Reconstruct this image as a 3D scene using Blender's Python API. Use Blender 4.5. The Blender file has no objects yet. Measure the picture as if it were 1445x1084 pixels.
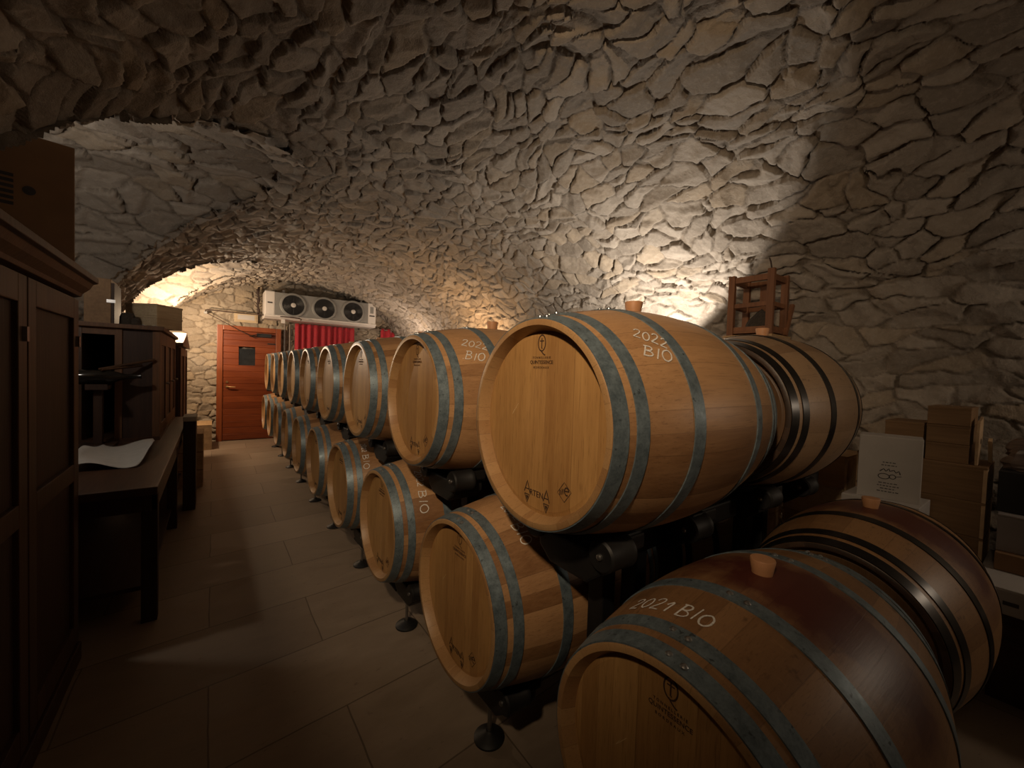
import bpy, math, random
import numpy as np
from mathutils import Matrix, Vector
PI = math.pi
random.seed(5)
scene = bpy.context.scene
col = scene.collection

# ------------------------------------------------------------------ materials
def new_mat(name):
    m = bpy.data.materials.new(name); m.use_nodes = True
    nt = m.node_tree
    return m, nt, nt.nodes['Principled BSDF']
class NB:
    """tiny node builder"""
    def __init__(s, nt): s.nt = nt
    def n(s, typ, ins=None, **props):
        nd = s.nt.nodes.new(typ)
        for k, v in props.items(): setattr(nd, k, v)
        for k, v in (ins or {}).items():
            sock = nd.inputs[k]
            if hasattr(v, 'is_output'): s.nt.links.new(v, sock)
            else: sock.default_value = v
        return nd
    def math(s, op, a, b=None, c=None, clamp=False):
        ins = {0: a}
        if b is not None: ins[1] = b
        if c is not None: ins[2] = c
        nd = s.n('ShaderNodeMath', ins, operation=op); nd.use_clamp = clamp
        return nd.outputs[0]
    def mix(s, f, a, b, blend='MIX'):
        nd = s.nt.nodes.new('ShaderNodeMix'); nd.data_type = 'RGBA'; nd.blend_type = blend
        for sock, v in ((nd.inputs[0], f), (nd.inputs[6], a), (nd.inputs[7], b)):
            if hasattr(v, 'is_output'): s.nt.links.new(v, sock)
            else: sock.default_value = v
        return nd.outputs[2]
    def link(s, a, b): s.nt.links.new(a, b)
    def noise(s, vec, scale, detail=3, rough=.55):
        return s.n('ShaderNodeTexNoise', {'Vector': vec, 'Scale': scale, 'Detail': detail, 'Roughness': rough})
    def scale(s, vec, xyz):
        return s.n('ShaderNodeVectorMath', {0: vec, 1: xyz}, operation='MULTIPLY').outputs[0]
    def remap(s, v, a, b, c=0., d=1.):
        return s.n('ShaderNodeMapRange', {0: v, 1: a, 2: b, 3: c, 4: d}).outputs[0]
def C4(c): return (c[0], c[1], c[2], 1)

def wood_mat(name, dark, light, axis='x', rough=.55, grain=1., planks=None, plank_axis='y', coat=0.):
    """plain sawn timber: grain stretched along one object axis, optional planks of their own tone"""
    m, nt, b = new_mat(name); N = NB(nt)
    tc = N.n('ShaderNodeTexCoord').outputs['Object']
    rnd = N.n('ShaderNodeObjectInfo').outputs['Random']
    off = N.n('ShaderNodeCombineXYZ', {0: N.math('MULTIPLY', rnd, 17.), 1: N.math('MULTIPLY', rnd, 9.), 2: N.math('MULTIPLY', rnd, 5.)}).outputs[0]
    v = N.n('ShaderNodeVectorMath', {0: tc, 1: off}, operation='ADD').outputs[0]
    k = {'x': (2.5, 40, 40), 'y': (40, 2.5, 40), 'z': (40, 40, 2.5)}[axis]
    g = N.noise(N.scale(v, k), 1.6 * grain, 4).outputs[0]
    k2 = {'x': (1, 6, 6), 'y': (6, 1, 6), 'z': (6, 6, 1)}[axis]
    g2 = N.noise(N.scale(v, k2), 1.5, 2).outputs[0]
    f = N.math('ADD', N.math('MULTIPLY', N.remap(g, .3, .7), .55), N.math('MULTIPLY', N.remap(g2, .3, .7), .45))
    f = N.math('ADD', f, N.math('MULTIPLY', N.math('SUBTRACT', rnd, .5), .35), clamp=True)
    h = g
    if planks:
        sep = N.n('ShaderNodeSeparateXYZ', {0: tc})
        c = N.math('DIVIDE', sep.outputs['xyz'.index(plank_axis)], planks)
        idx = N.math('FLOOR', c)
        w = N.n('ShaderNodeTexWhiteNoise', {'W': N.math('ADD', idx, N.math('MULTIPLY', rnd, 31.))}, noise_dimensions='1D').outputs[0]
        f = N.math('ADD', f, N.math('MULTIPLY', N.math('SUBTRACT', w, .5), .5), clamp=True)
    colr = N.mix(f, C4(dark), C4(light))
    N.link(colr, b.inputs['Base Color'])
    b.inputs['Roughness'].default_value = rough
    if coat: b.inputs['Coat Weight'].default_value = coat
    bm = N.n('ShaderNodeBump', {'Strength': .25, 'Distance': .004, 'Height': h})
    N.link(bm.outputs[0], b.inputs['Normal'])
    return m

def stave_mat(name, dark, light, wet=None, worn=0.):
    """barrel staves: each stave its own tone, grain along the stave, narrow joints; wet = wine stain round the bung"""
    m, nt, b = new_mat(name); N = NB(nt)
    tc = N.n('ShaderNodeTexCoord').outputs['Object']
    rnd = N.n('ShaderNodeObjectInfo').outputs['Random']
    sep = N.n('ShaderNodeSeparateXYZ', {0: tc}); x, y, z = sep.outputs
    ang = N.math('ADD', N.math('DIVIDE', N.math('ARCTAN2', y, z), 2 * PI), .5)
    c = N.math('ADD', N.math('MULTIPLY', ang, 27.), N.math('MULTIPLY', rnd, 3.))
    # uneven stave widths
    c = N.math('ADD', c, N.math('MULTIPLY', N.math('SINE', N.math('MULTIPLY', c, 2.1)), .28))
    idx = N.math('FLOOR', c); fr = N.math('SUBTRACT', c, idx)
    w = N.n('ShaderNodeTexWhiteNoise', {'W': N.math('ADD', idx, N.math('MULTIPLY', rnd, 57.))}, noise_dimensions='1D').outputs[0]
    off = N.n('ShaderNodeCombineXYZ', {0: N.math('ADD', N.math('MULTIPLY', rnd, 13.), N.math('MULTIPLY', w, 7.)), 1: w, 2: rnd}).outputs[0]
    v = N.n('ShaderNodeVectorMath', {0: tc, 1: off}, operation='ADD').outputs[0]
    g = N.noise(N.scale(v, (3., 55., 55.)), 1.7, 5, .65).outputs[0]
    g2 = N.noise(N.scale(v, (1.2, 9, 9)), 1.3, 3).outputs[0]
    f = N.math('ADD', N.math('MULTIPLY', N.remap(w, .12, .62), .66), N.math('MULTIPLY', N.remap(g, .3, .7), .28))
    f = N.math('ADD', f, N.math('MULTIPLY', N.remap(g2, .3, .7), .22), clamp=True)
    colr = N.mix(f, C4(dark), C4(light))
    pores = N.remap(N.noise(N.scale(v, (6., 220., 220.)), 1.3, 2).outputs[0], .58, .7)
    colr = N.mix(N.math('MULTIPLY', pores, .35), colr, C4([q * .45 for q in dark]))
    joint = N.math('LESS_THAN', N.math('MINIMUM', fr, N.math('SUBTRACT', 1., fr)), .018)
    colr = N.mix(N.math('MULTIPLY', joint, .25), colr, C4([q * .3 for q in dark]))
    if worn:
        sc = N.remap(N.noise(N.scale(tc, (14., 3., 3.)), 2.1, 5, .7).outputs[0], .56, .72)
        colr = N.mix(N.math('MULTIPLY', sc, worn), colr, C4([q * 1.25 for q in light]))
        sp = N.remap(N.noise(tc, 23., 3, .7).outputs[0], .62, .72)
        colr = N.mix(N.math('MULTIPLY', sp, .55), colr, C4([q * .4 for q in dark]))
    if wet:
        # spilt wine: runs from the bung hole over the bilge between the two middle hoops
        dx = N.math('MULTIPLY', N.math('SUBTRACT', x, .4355), 5.2)
        dy = N.math('MULTIPLY', N.math('ADD', y, .10), 2.3)
        d = N.math('SQRT', N.math('ADD', N.math('MULTIPLY', dx, dx), N.math('MULTIPLY', dy, dy)))
        d = N.math('ADD', d, N.math('MULTIPLY', N.math('SUBTRACT', N.noise(tc, 9., 4, .65).outputs[0], .5), 1.1))
        s = N.remap(d, .95, .45)
        s = N.math('MULTIPLY', s, N.remap(z, .05, .18))
        colr = N.mix(N.math('MULTIPLY', s, wet), colr, (.075, .010, .010, 1))
    N.link(colr, b.inputs['Base Color'])
    b.inputs['Roughness'].default_value = .42
    h = N.math('SUBTRACT', N.math('MULTIPLY', g, .35), N.math('MULTIPLY', joint, 1.))
    bm = N.n('ShaderNodeBump', {'Strength': .3, 'Distance': .003, 'Height': h})
    N.link(bm.outputs[0], b.inputs['Normal'])
    return m

def head_mat(name, dark, light):
    m, nt, b = new_mat(name); N = NB(nt)
    tc = N.n('ShaderNodeTexCoord').outputs['Object']
    rnd = N.n('ShaderNodeObjectInfo').outputs['Random']
    sep = N.n('ShaderNodeSeparateXYZ', {0: tc}); x, y, z = sep.outputs
    c = N.math('ADD', N.math('DIVIDE', y, .062), N.math('MULTIPLY', rnd, 5.))
    c = N.math('ADD', c, N.math('MULTIPLY', N.math('SINE', N.math('MULTIPLY', c, 1.7)), .3))
    idx = N.math('FLOOR', c); fr = N.math('SUBTRACT', c, idx)
    w = N.n('ShaderNodeTexWhiteNoise', {'W': N.math('ADD', idx, N.math('MULTIPLY', rnd, 91.))}, noise_dimensions='1D').outputs[0]
    off = N.n('ShaderNodeCombineXYZ', {0: w, 1: N.math('MULTIPLY', rnd, 3.), 2: N.math('MULTIPLY', w, 9.)}).outputs[0]
    v = N.n('ShaderNodeVectorMath', {0: tc, 1: off}, operation='ADD').outputs[0]
    g = N.noise(N.scale(v, (60., 60., 3.2)), 1.6, 5, .65).outputs[0]
    g2 = N.noise(N.scale(v, (9, 9, 2.)), 1.6, 3).outputs[0]
    f = N.math('ADD', N.math('MULTIPLY', w, .42), N.math('MULTIPLY', N.remap(g, .3, .7), .3))
    f = N.math('ADD', f, N.math('MULTIPLY', N.remap(g2, .3, .7), .3), clamp=True)
    colr = N.mix(f, C4(dark), C4(light))
    pores = N.remap(N.noise(N.scale(v, (230., 230., 14.)), 1.2, 2).outputs[0], .57, .7)
    colr = N.mix(N.math('MULTIPLY', pores, .4), colr, C4([q * .5 for q in dark]))
    joint = N.math('LESS_THAN', N.math('MINIMUM', fr, N.math('SUBTRACT', 1., fr)), .010)
    colr = N.mix(N.math('MULTIPLY', joint, .4), colr, C4([q * .4 for q in dark]))
    N.link(colr, b.inputs['Base Color'])
    b.inputs['Roughness'].default_value = .38
    bm = N.n('ShaderNodeBump', {'Strength': .2, 'Distance': .002, 'Height': N.math('SUBTRACT', N.math('MULTIPLY', g, .4), joint)})
    N.link(bm.outputs[0], b.inputs['Normal'])
    return m

def zinc_mat():
    m, nt, b = new_mat('galvanised_steel'); N = NB(nt)
    tc = N.n('ShaderNodeTexCoord').outputs['Object']
    g = N.noise(tc, 30., 5, .7).outputs[0]; g2 = N.noise(tc, 170., 2).outputs[0]
    f = N.math('ADD', N.math('MULTIPLY', N.remap(g, .3, .7), .7), N.math('MULTIPLY', N.remap(g2, .3, .7), .3))
    c = N.mix(f, (.095, .13, .155, 1), (.25, .32, .36, 1))
    sp = N.remap(N.noise(tc, 55., 3).outputs[0], .64, .7)
    c = N.mix(N.math('MULTIPLY', sp, .7), c, (.035, .04, .045, 1))
    N.link(c, b.inputs['Base Color'])
    b.inputs['Metallic'].default_value = .45
    N.link(N.remap(g, .3, .7, .35, .6), b.inputs['Roughness'])
    return m

def plain_mat(name, c, rough=.5, metal=0., var=.25, sc=14., **kw):
    m, nt, b = new_mat(name); N = NB(nt)
    tc = N.n('ShaderNodeTexCoord').outputs['Object']
    g = N.remap(N.noise(tc, sc, 4, .6).outputs[0], .3, .7)
    N.link(N.mix(g, C4([q * (1 - var) for q in c]), C4([min(1, q * (1 + var)) for q in c])), b.inputs['Base Color'])
    b.inputs['Roughness'].default_value = rough; b.inputs['Metallic'].default_value = metal
    for k, v in kw.items(): b.inputs[k].default_value = v
    return m

def stone_mat(name, tint=(1, .965, .935)):
    """rubble masonry: stone tone and joint come from the mesh's own stone layout attribute"""
    m, nt, b = new_mat(name); N = NB(nt)
    at = N.n('ShaderNodeAttribute', attribute_name='stone')
    sep = N.n('ShaderNodeSeparateColor', {0: at.outputs['Color']}); r, e, r2 = sep.outputs
    geo = N.n('ShaderNodeNewGeometry').outputs['Position']
    n1 = N.noise(geo, 9., 5, .65).outputs[0]; n2 = N.noise(geo, 42., 4, .7).outputs[0]
    t = lambda c: C4([c[i] * tint[i] for i in range(3)])
    c = N.mix(r, t((.22, .195, .165)), t((.38, .345, .30)))
    c = N.mix(N.math('MULTIPLY', N.remap(r2, .72, .95), .6), c, t((.33, .265, .185)))
    c = N.mix(N.math('MULTIPLY', N.remap(n1, .35, .7), .45), c, t((.20, .172, .142)))
    c = N.mix(N.math('MULTIPLY', N.remap(n2, .5, .75), .35), c, t((.46, .43, .385)))
    mort = N.mix(N.remap(n2, .3, .7), t((.15, .127, .102)), t((.26, .225, .185)))
    c = N.mix(e, mort, c)
    N.link(c, b.inputs['Base Color'])
    b.inputs['Roughness'].default_value = .85
    b.inputs['Specular IOR Level'].default_value = .25
    hgt = N.math('ADD', N.math('MULTIPLY', n2, .5), N.math('MULTIPLY', N.noise(geo, 120., 3, .7).outputs[0], .3))
    bm = N.n('ShaderNodeBump', {'Strength': .8, 'Distance': .016, 'Height': hgt})
    N.link(bm.outputs[0], b.inputs['Normal'])
    return m

def floor_mat():
    m, nt, b = new_mat('travertine_slabs'); N = NB(nt)
    geo = N.n('ShaderNodeNewGeometry').outputs['Position']
    wob = N.noise(geo, 3., 2).outputs[1]
    p = N.n('ShaderNodeVectorMath', {0: geo, 1: N.scale(N.n('ShaderNodeVectorMath', {0: wob, 1: (.5, .5, .5)}, operation='SUBTRACT').outputs[0], (.02, .02, 0))}, operation='ADD').outputs[0]
    sep = N.n('ShaderNodeSeparateXYZ', {0: p}); x, y, z = sep.outputs
    cy = N.math('DIVIDE', N.math('SUBTRACT', N.math('ADD', y, N.math('MULTIPLY', x, -.10)), .94), .505); iy = N.math('FLOOR', cy); fy = N.math('SUBTRACT', cy, iy)
    odd = N.math('ABSOLUTE', N.math('MODULO', iy, 2.))
    cx = N.math('ADD', N.math('DIVIDE', N.math('ADD', x, .72), .98), N.math('MULTIPLY', odd, .5)); ix = N.math('FLOOR', cx); fx = N.math('SUBTRACT', cx, ix)
    jx = N.math('LESS_THAN', N.math('MULTIPLY', N.math('MINIMUM', fx, N.math('SUBTRACT', 1., fx)), .98), .0032)
    jy = N.math('LESS_THAN', N.math('MULTIPLY', N.math('MINIMUM', fy, N.math('SUBTRACT', 1., fy)), .505), .0035)
    j = N.math('MAXIMUM', jx, jy)
    w = N.n('ShaderNodeTexWhiteNoise', {'Vector': N.n('ShaderNodeCombineXYZ', {0: ix, 1: iy}).outputs[0]}, noise_dimensions='2D').outputs[0]
    n1 = N.noise(N.scale(geo, (1., 2.6, 1.)), 4., 6, .65).outputs[0]
    n2 = N.noise(N.scale(geo, (14., 30., 1.)), 1., 4, .7).outputs[0]
    c = N.mix(N.math('ADD', N.math('MULTIPLY', w, .5), N.math('MULTIPLY', N.remap(n1, .3, .7), .5)), (.20, .148, .103, 1), (.33, .255, .185, 1))
    pits = N.remap(n2, .62, .7)
    c = N.mix(N.math('MULTIPLY', pits, .5), c, (.13, .09, .06, 1))
    c = N.mix(N.math('MULTIPLY', j, .85), c, (.10, .07, .045, 1))
    N.link(c, b.inputs['Base Color'])
    N.link(N.remap(n1, .3, .7, .45, .7), b.inputs['Roughness'])
    bm = N.n('ShaderNodeBump', {'Strength': .4, 'Distance': .004, 'Height': N.math('SUBTRACT', N.math('MULTIPLY', n1, .5), N.math('ADD', N.math('MULTIPLY', pits, .4), j))})
    N.link(bm.outputs[0], b.inputs['Normal'])
    return m

M = {}
M['stone'] = stone_mat('rubble_stone'); M['stone_end'] = stone_mat('end_wall_stone', (1.08, 1.0, .88))
M['floor'] = floor_mat()
M['stave'] = stave_mat('oak_staves', (.175, .076, .028), (.50, .285, .135))
M['stave_old'] = stave_mat('used_oak_staves', (.22, .115, .055), (.36, .205, .10), worn=.4)
M['stave_wine'] = stave_mat('wine_stained_staves', (.20, .10, .045), (.36, .20, .09), wet=.9, worn=.5)
M['stave_dull'] = stave_mat('greyed_oak_staves', (.24, .145, .08), (.36, .235, .135), worn=.25)
M['head'] = head_mat('oak_barrel_head', (.27, .13, .042), (.54, .31, .115))
M['head_shaded'] = head_mat('shaded_barrel_head', (.08, .042, .02), (.16, .09, .045))  # head copy darkened for the shade in the gap between barrels
M['rim'] = stave_mat('chime_oak', (.29, .15, .06), (.42, .25, .11))
M['rim_dark'] = stave_mat('dark_chime', (.03, .018, .012), (.07, .04, .025))  # darker chime tone for the barrels with black hoops
M['zinc'] = zinc_mat()
M['black_hoop'] = plain_mat('black_lacquered_steel', (.018, .016, .015), .28, .4, .3, 40.)
M['rivet'] = plain_mat('bright_rivet', (.55, .56, .57), .3, .9)
M['bung'] = plain_mat('silicone_bung', (.50, .25, .12), .55, 0, .12)
M['chalk'] = plain_mat('white_chalk', (.72, .70, .66), .95, 0, .3, 300.)
M['brand'] = plain_mat('burnt_brand', (.045, .020, .010), .8, 0, .3)
M['scratch'] = plain_mat('pale_scratch', (.62, .42, .2), .8)
M['black'] = plain_mat('black_polymer', (.008, .0075, .0075), .55, 0, .25)
M['black_rubber'] = plain_mat('black_rubber', (.009, .0085, .0085), .55, 0, .25)
M['steel'] = plain_mat('threaded_steel', (.30, .29, .28), .35, .9)
M['dark_wood'] = wood_mat('dark_stained_wood', (.022, .009, .005), (.055, .023, .011), 'z', .62)
M['dark_wood_y'] = wood_mat('dark_stained_wood_long', (.030, .013, .007), (.075, .033, .015), 'y', .45)
M['mid_wood'] = wood_mat('brown_stained_wood', (.035, .016, .008), (.09, .042, .018), 'z', .5)
M['pine'] = wood_mat('pine_case', (.30, .185, .085), (.47, .31, .16), 'y', .65)
M['pine_dark'] = wood_mat('aged_pine_case', (.16, .088, .038), (.27, .16, .075), 'y', .65)
M['pine_pale'] = wood_mat('pale_pine_case', (.34, .25, .15), (.50, .39, .25), 'x', .65)
M['box_end'] = plain_mat('sawn_pine_edge', (.46, .32, .19), .75)
M['case_wood'] = wood_mat('brown_case_wood', (.06, .026, .011), (.16, .07, .027), 'z', .6)
M['crate'] = wood_mat('old_crate_wood', (.12, .048, .02), (.24, .10, .042), 'z', .7)
M['door'] = wood_mat('varnished_door', (.13, .026, .007), (.24, .055, .015), 'x', .38, planks=.12, plank_axis='z')
M['door_frame'] = wood_mat('varnished_frame', (.16, .036, .010), (.26, .068, .020), 'z', .4)
M['cardboard'] = plain_mat('brown_cardboard', (.24, .135, .065), .8, 0, .1, 6.)
M['white_card'] = plain_mat('white_carton', (.42, .395, .375), .7, 0, .06, 5.)
M['grey_card'] = plain_mat('grey_carton', (.26, .23, .22), .7, 0, .1, 5.)
M['paper'] = plain_mat('white_paper', (.46, .44, .41), .8, 0, .06, 20.)
M['ink'] = plain_mat('dark_ink', (.05, .045, .045), .8)
M['white_paint'] = plain_mat('white_enamel', (.62, .58, .54), .4, 0, .05, 3.)
M['grey_panel'] = plain_mat('grey_sheet_metal', (.25, .245, .23), .5, .2, .08, 3.)
M['fan_black'] = plain_mat('black_fan_grille', (.022, .021, .021), .5)
M['fan_hub'] = plain_mat('pale_fan_hub', (.50, .47, .43), .5)
M['red'] = plain_mat('red_curtain_cloth', (.36, .008, .018), .75, 0, .2, 30., **{'Sheen Weight': .3})
M['glass_dark'] = plain_mat('dark_window_glass', (.02, .022, .024), .12)
M['iron'] = plain_mat('rusty_iron', (.045, .025, .018), .65, .3)
M['brass'] = plain_mat('dull_brass', (.42, .26, .12), .35, .8)
M['bottle'] = plain_mat('dark_bottle_glass', (.012, .010, .008), .12)
M['cloth_dark'] = plain_mat('dark_sacking', (.040, .030, .022), .95, 0, .4, 60.)
M['plastic'] = plain_mat('crumpled_plastic', (.22, .17, .15), .3, 0, .3, 20.)
M['grey_pipe'] = plain_mat('grey_pipe', (.16, .12, .09), .5)

# ------------------------------------------------------------------ mesh helpers
class MB:
    def __init__(s): s.v = []; s.f = []
    def add(s, vs, fs):
        o = len(s.v); s.v += [tuple(v) for v in vs]; s.f += [tuple(i + o for i in f) for f in fs]; return s
    def box(s, x0, x1, y0, y1, z0, z1, mat=None):
        vs = [(x0, y0, z0), (x1, y0, z0), (x1, y1, z0), (x0, y1, z0), (x0, y0, z1), (x1, y0, z1), (x1, y1, z1), (x0, y1, z1)]
        if mat is not None: vs = [tuple(mat @ Vector(v)) for v in vs]
        return s.add(vs, [(0, 3, 2, 1), (4, 5, 6, 7), (0, 1, 5, 4), (1, 2, 6, 5), (2, 3, 7, 6), (3, 0, 4, 7)])
    def prism(s, poly, a0, a1, axis='x'):
        """polygon (p,q) swept along an axis"""
        n = len(poly)
        def pt(p, q, a): return {'x': (a, p, q), 'y': (p, a, q), 'z': (p, q, a)}[axis]
        vs = [pt(p, q, a0) for p, q in poly] + [pt(p, q, a1) for p, q in poly]
        fs = [tuple(range(n))[::-1], tuple(range(n, 2 * n))] + [(i, (i + 1) % n, n + (i + 1) % n, n + i) for i in range(n)]
        return s.add(vs, fs)
    def lathe(s, prof, seg=64, axis='x', c=(0, 0, 0), closed=False, caps=False):
        """profile of (along, radius)"""
        n = len(prof); vs = []
        for a, r in prof:
            for k in range(seg):
                t = 2 * PI * k / seg; p, q = r * math.sin(t), r * math.cos(t)
                v = {'x': (a, p, q), 'y': (q, a, p), 'z': (p, q, a)}[axis]
                vs.append((v[0] + c[0], v[1] + c[1], v[2] + c[2]))
        fs = []
        m = n if closed else n - 1
        for i in range(m):
            j = (i + 1) % n
            for k in range(seg):
                l = (k + 1) % seg
                fs.append((i * seg + k, i * seg + l, j * seg + l, j * seg + k))
        if caps:
            fs.append(tuple(range(seg))[::-1]); fs.append(tuple(range((n - 1) * seg, n * seg)))
        return s.add(vs, fs)
    def tube(s, pts, r, seg=8):
        pts = [Vector(p) for p in pts]; n = len(pts); vs = []
        up = Vector((0, 0, 1))
        for i, p in enumerate(pts):
            t = (pts[min(i + 1, n - 1)] - pts[max(i - 1, 0)]).normalized()
            a = t.cross(up if abs(t.z) < .9 else Vector((1, 0, 0))).normalized(); b = t.cross(a)
            rr = r[i] if isinstance(r, (list, tuple)) else r
            for k in range(seg):
                q = 2 * PI * k / seg
                vs.append(p + a * (rr * math.cos(q)) + b * (rr * math.sin(q)))
        fs = [tuple(range(seg))[::-1], tuple(range((n - 1) * seg, n * seg))]
        for i in range(n - 1):
            for k in range(seg):
                l = (k + 1) % seg
                fs.append((i * seg + k, i * seg + l, (i + 1) * seg + l, (i + 1) * seg + k))
        return s.add(vs, fs)
    def mesh(s, name, mat, smooth=False, bevel=0.):
        me = bpy.data.meshes.new(name); me.from_pydata(s.v, [], s.f); me.update()
        import bmesh
        bm = bmesh.new(); bm.from_mesh(me)
        bmesh.ops.recalc_face_normals(bm, faces=bm.faces)
        if bevel:
            bmesh.ops.bevel(bm, geom=[e for e in bm.edges if e.calc_face_angle(0) > .5], offset=bevel, segments=2, affect='EDGES', profile=.6)
        bm.to_mesh(me); bm.free()
        if smooth:
            for p in me.polygons: p.use_smooth = True
            if smooth != 'all':
                me.set_sharp_from_angle(angle=math.radians(smooth if smooth is not True else 40))
        me.materials.append(mat); return me
    def build(s, name, mat, parent=None, smooth=False, bevel=0., loc=None):
        o = bpy.data.objects.new(name, s.mesh(name, mat, smooth, bevel)); col.objects.link(o)
        if parent: o.parent = parent
        if loc: o.location = loc
        return o
def link(name, me, parent=None):
    o = bpy.data.objects.new(name, me); col.objects.link(o)
    if parent: o.parent = parent
    return o
def tag(o, label=None, cat=None, group=None, kind=None):
    if label: o['label'] = label
    if cat: o['category'] = cat
    if group: o['group'] = group
    if kind: o['kind'] = kind
    return o
def thing(name, label, cat, loc=(0, 0, 0), rz=0., group=None):
    o = bpy.data.objects.new(name, None); col.objects.link(o)
    o.empty_display_size = .1
    o.location = loc; o.rotation_euler = (0, 0, rz)
    return tag(o, label, cat, group)
def copy_tree(o, parent=None):
    c = o.copy(); col.objects.link(c); c.parent = parent
    for ch in list(o.children): copy_tree(ch, c)
    return c
def text_mesh(txt, size, mat, spacing=1., extrude=.0004):
    cu = bpy.data.curves.new('lettering', 'FONT'); cu.body = txt; cu.size = size
    cu.align_x = 'CENTER'; cu.align_y = 'CENTER'; cu.space_character = spacing; cu.extrude = extrude
    ob = bpy.data.objects.new('lettering', cu); col.objects.link(ob)
    bpy.context.view_layer.update()
    me = bpy.data.meshes.new_from_object(ob.evaluated_get(bpy.context.evaluated_depsgraph_get()))
    bpy.data.objects.remove(ob); me.materials.clear(); me.materials.append(mat)
    return [tuple(v.co) for v in me.vertices], [tuple(p.vertices) for p in me.polygons]

# ------------------------------------------------------------------ camera (fitted to the photograph)
CAM = (-.7171, -.8801, 1.4829); YAW, PITCH, ROLL, F = .63543, -.0310, .0334, 573.38
f_ = Vector((math.sin(YAW) * math.cos(PITCH), math.cos(YAW) * math.cos(PITCH), math.sin(PITCH)))
r_ = Vector((math.cos(YAW), -math.sin(YAW), 0)); u_ = r_.cross(f_)
r2 = r_ * math.cos(ROLL) + u_ * math.sin(ROLL); u2 = -r_ * math.sin(ROLL) + u_ * math.cos(ROLL)
cam = bpy.data.cameras.new('camera'); co = bpy.data.objects.new('camera', cam); col.objects.link(co)
mw = Matrix((r2, u2, -f_)).transposed().to_4x4(); mw.translation = CAM
co.matrix_world = mw
cam.sensor_width = 36; cam.lens = F / 1445 * 36; cam.clip_start = .02
scene.camera = co

# ------------------------------------------------------------------ stone masonry
rng = np.random.default_rng(11)
def hash2(ix, iy, k):
    n = (ix.astype(np.int64) * 374761393 + iy.astype(np.int64) * 668265263 + k * 1442695041) & 0x7fffffff
    n = ((n ^ (n >> 13)) * 1274126177) & 0x7fffffff
    n = ((n ^ (n >> 16)) * 2246822519) & 0x7fffffff
    return ((n ^ (n >> 15)) & 0xffffff) / float(0x1000000)
def vnoise(x, y, k):
    ix = np.floor(x); iy = np.floor(y); fx = x - ix; fy = y - iy
    fx = fx * fx * (3 - 2 * fx); fy = fy * fy * (3 - 2 * fy)
    a = hash2(ix, iy, k); b = hash2(ix + 1, iy, k); c = hash2(ix, iy + 1, k); d = hash2(ix + 1, iy + 1, k)
    return (a * (1 - fx) + b * fx) * (1 - fy) + (c * (1 - fx) + d * fx) * fy - .5
def fbm(x, y, k, o=4):
    s = 0; a = 1.
    for i in range(o): s = s + a * vnoise(x * 2 ** i, y * 2 ** i, k + i); a *= .55
    return s
def masonry(U, V, su, sv, k, warp=.06, depth=.03, jit=.85, tilt=.05, wfreq=2.6, jw=.008):
    """rubble stones over surface coordinates in metres: height towards the room, and per-point stone data"""
    Uw = U + warp * fbm(U * wfreq, V * wfreq, k + 50, 3) * 2 + .018 * fbm(U * 14, V * 14, k + 60, 2)
    Vw = V + warp * fbm(U * wfreq + 7, V * wfreq + 3, k + 70, 3) * 2 + .018 * fbm(U * 14 + 5, V * 14, k + 80, 2)
    gy = Vw / sv; gx0 = Uw / su
    F1 = np.full(U.shape, 9.); F2 = np.full(U.shape, 9.)
    R1 = np.zeros(U.shape); R2 = np.zeros(U.shape); R3 = np.zeros(U.shape); DX = np.zeros(U.shape); DY = np.zeros(U.shape)
    by = np.floor(gy)
    CX1 = np.zeros(U.shape); CY1 = np.zeros(U.shape); CX2 = np.ones(U.shape); CY2 = np.ones(U.shape)
    for j in (-1, 0, 1):
        iy = by + j
        gx = gx0 + hash2(iy, iy * 0 + 3, k) * 1.
        bx = np.floor(gx)
        for i in (-2, -1, 0, 1, 2):
            ix = bx + i
            px = ix + .5 + (hash2(ix, iy, k + 1) - .5) * jit; py = iy + .5 + (hash2(ix, iy, k + 2) - .5) * jit
            dx = (gx - px); dy = (gy - py)
            d = dx * dx + dy * dy - .30 * hash2(ix, iy, k + 8)
            m = d < F1; m2 = (~m) & (d < F2)
            F2 = np.where(m, F1, np.where(m2, d, F2)); F1 = np.where(m, d, F1)
            CX2 = np.where(m, CX1, np.where(m2, -dx, CX2)); CY2 = np.where(m, CY1, np.where(m2, -dy, CY2))
            CX1 = np.where(m, -dx, CX1); CY1 = np.where(m, -dy, CY1)
            for arr, kk in ((R1, 3), (R2, 4), (R3, 5)): arr[m] = np.broadcast_to(hash2(ix, iy, k + kk), U.shape)[m]
            DX[m] = dx[m]; DY[m] = dy[m]
    # distance to the joint (perpendicular bisector of the two nearest stones), in metres
    w = (F2 - F1) / np.maximum(2 * np.sqrt((CX1 - CX2) ** 2 + (CY1 - CY2) ** 2), 1e-3) * (su * sv) ** .5
    w = w + .008 * fbm(U * 22, V * 22, k + 40, 3)
    e = np.clip((w - .003) / jw, 0, 1); e = e * e * (3 - 2 * e)
    bulge = np.clip(w / .05, 0, 1)
    ta = R3 * 2 * PI
    t = (DX * su * np.cos(ta) + DY * sv * np.sin(ta)) * tilt * (6 + 8 * R2)
    rough = fbm(U * 24, V * 24, k + 90, 4) * .0080 + fbm(U * 4, V * 4, k + 95, 2) * .007
    h = e * (depth * (.62 + .5 * R1) + np.clip(t, -.013, .013) + bulge * .003) + rough - depth * .6
    return h, np.stack([R2, np.clip(e * 1.3 - .2, 0, 1), R3, np.ones_like(e)], -1)
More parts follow.
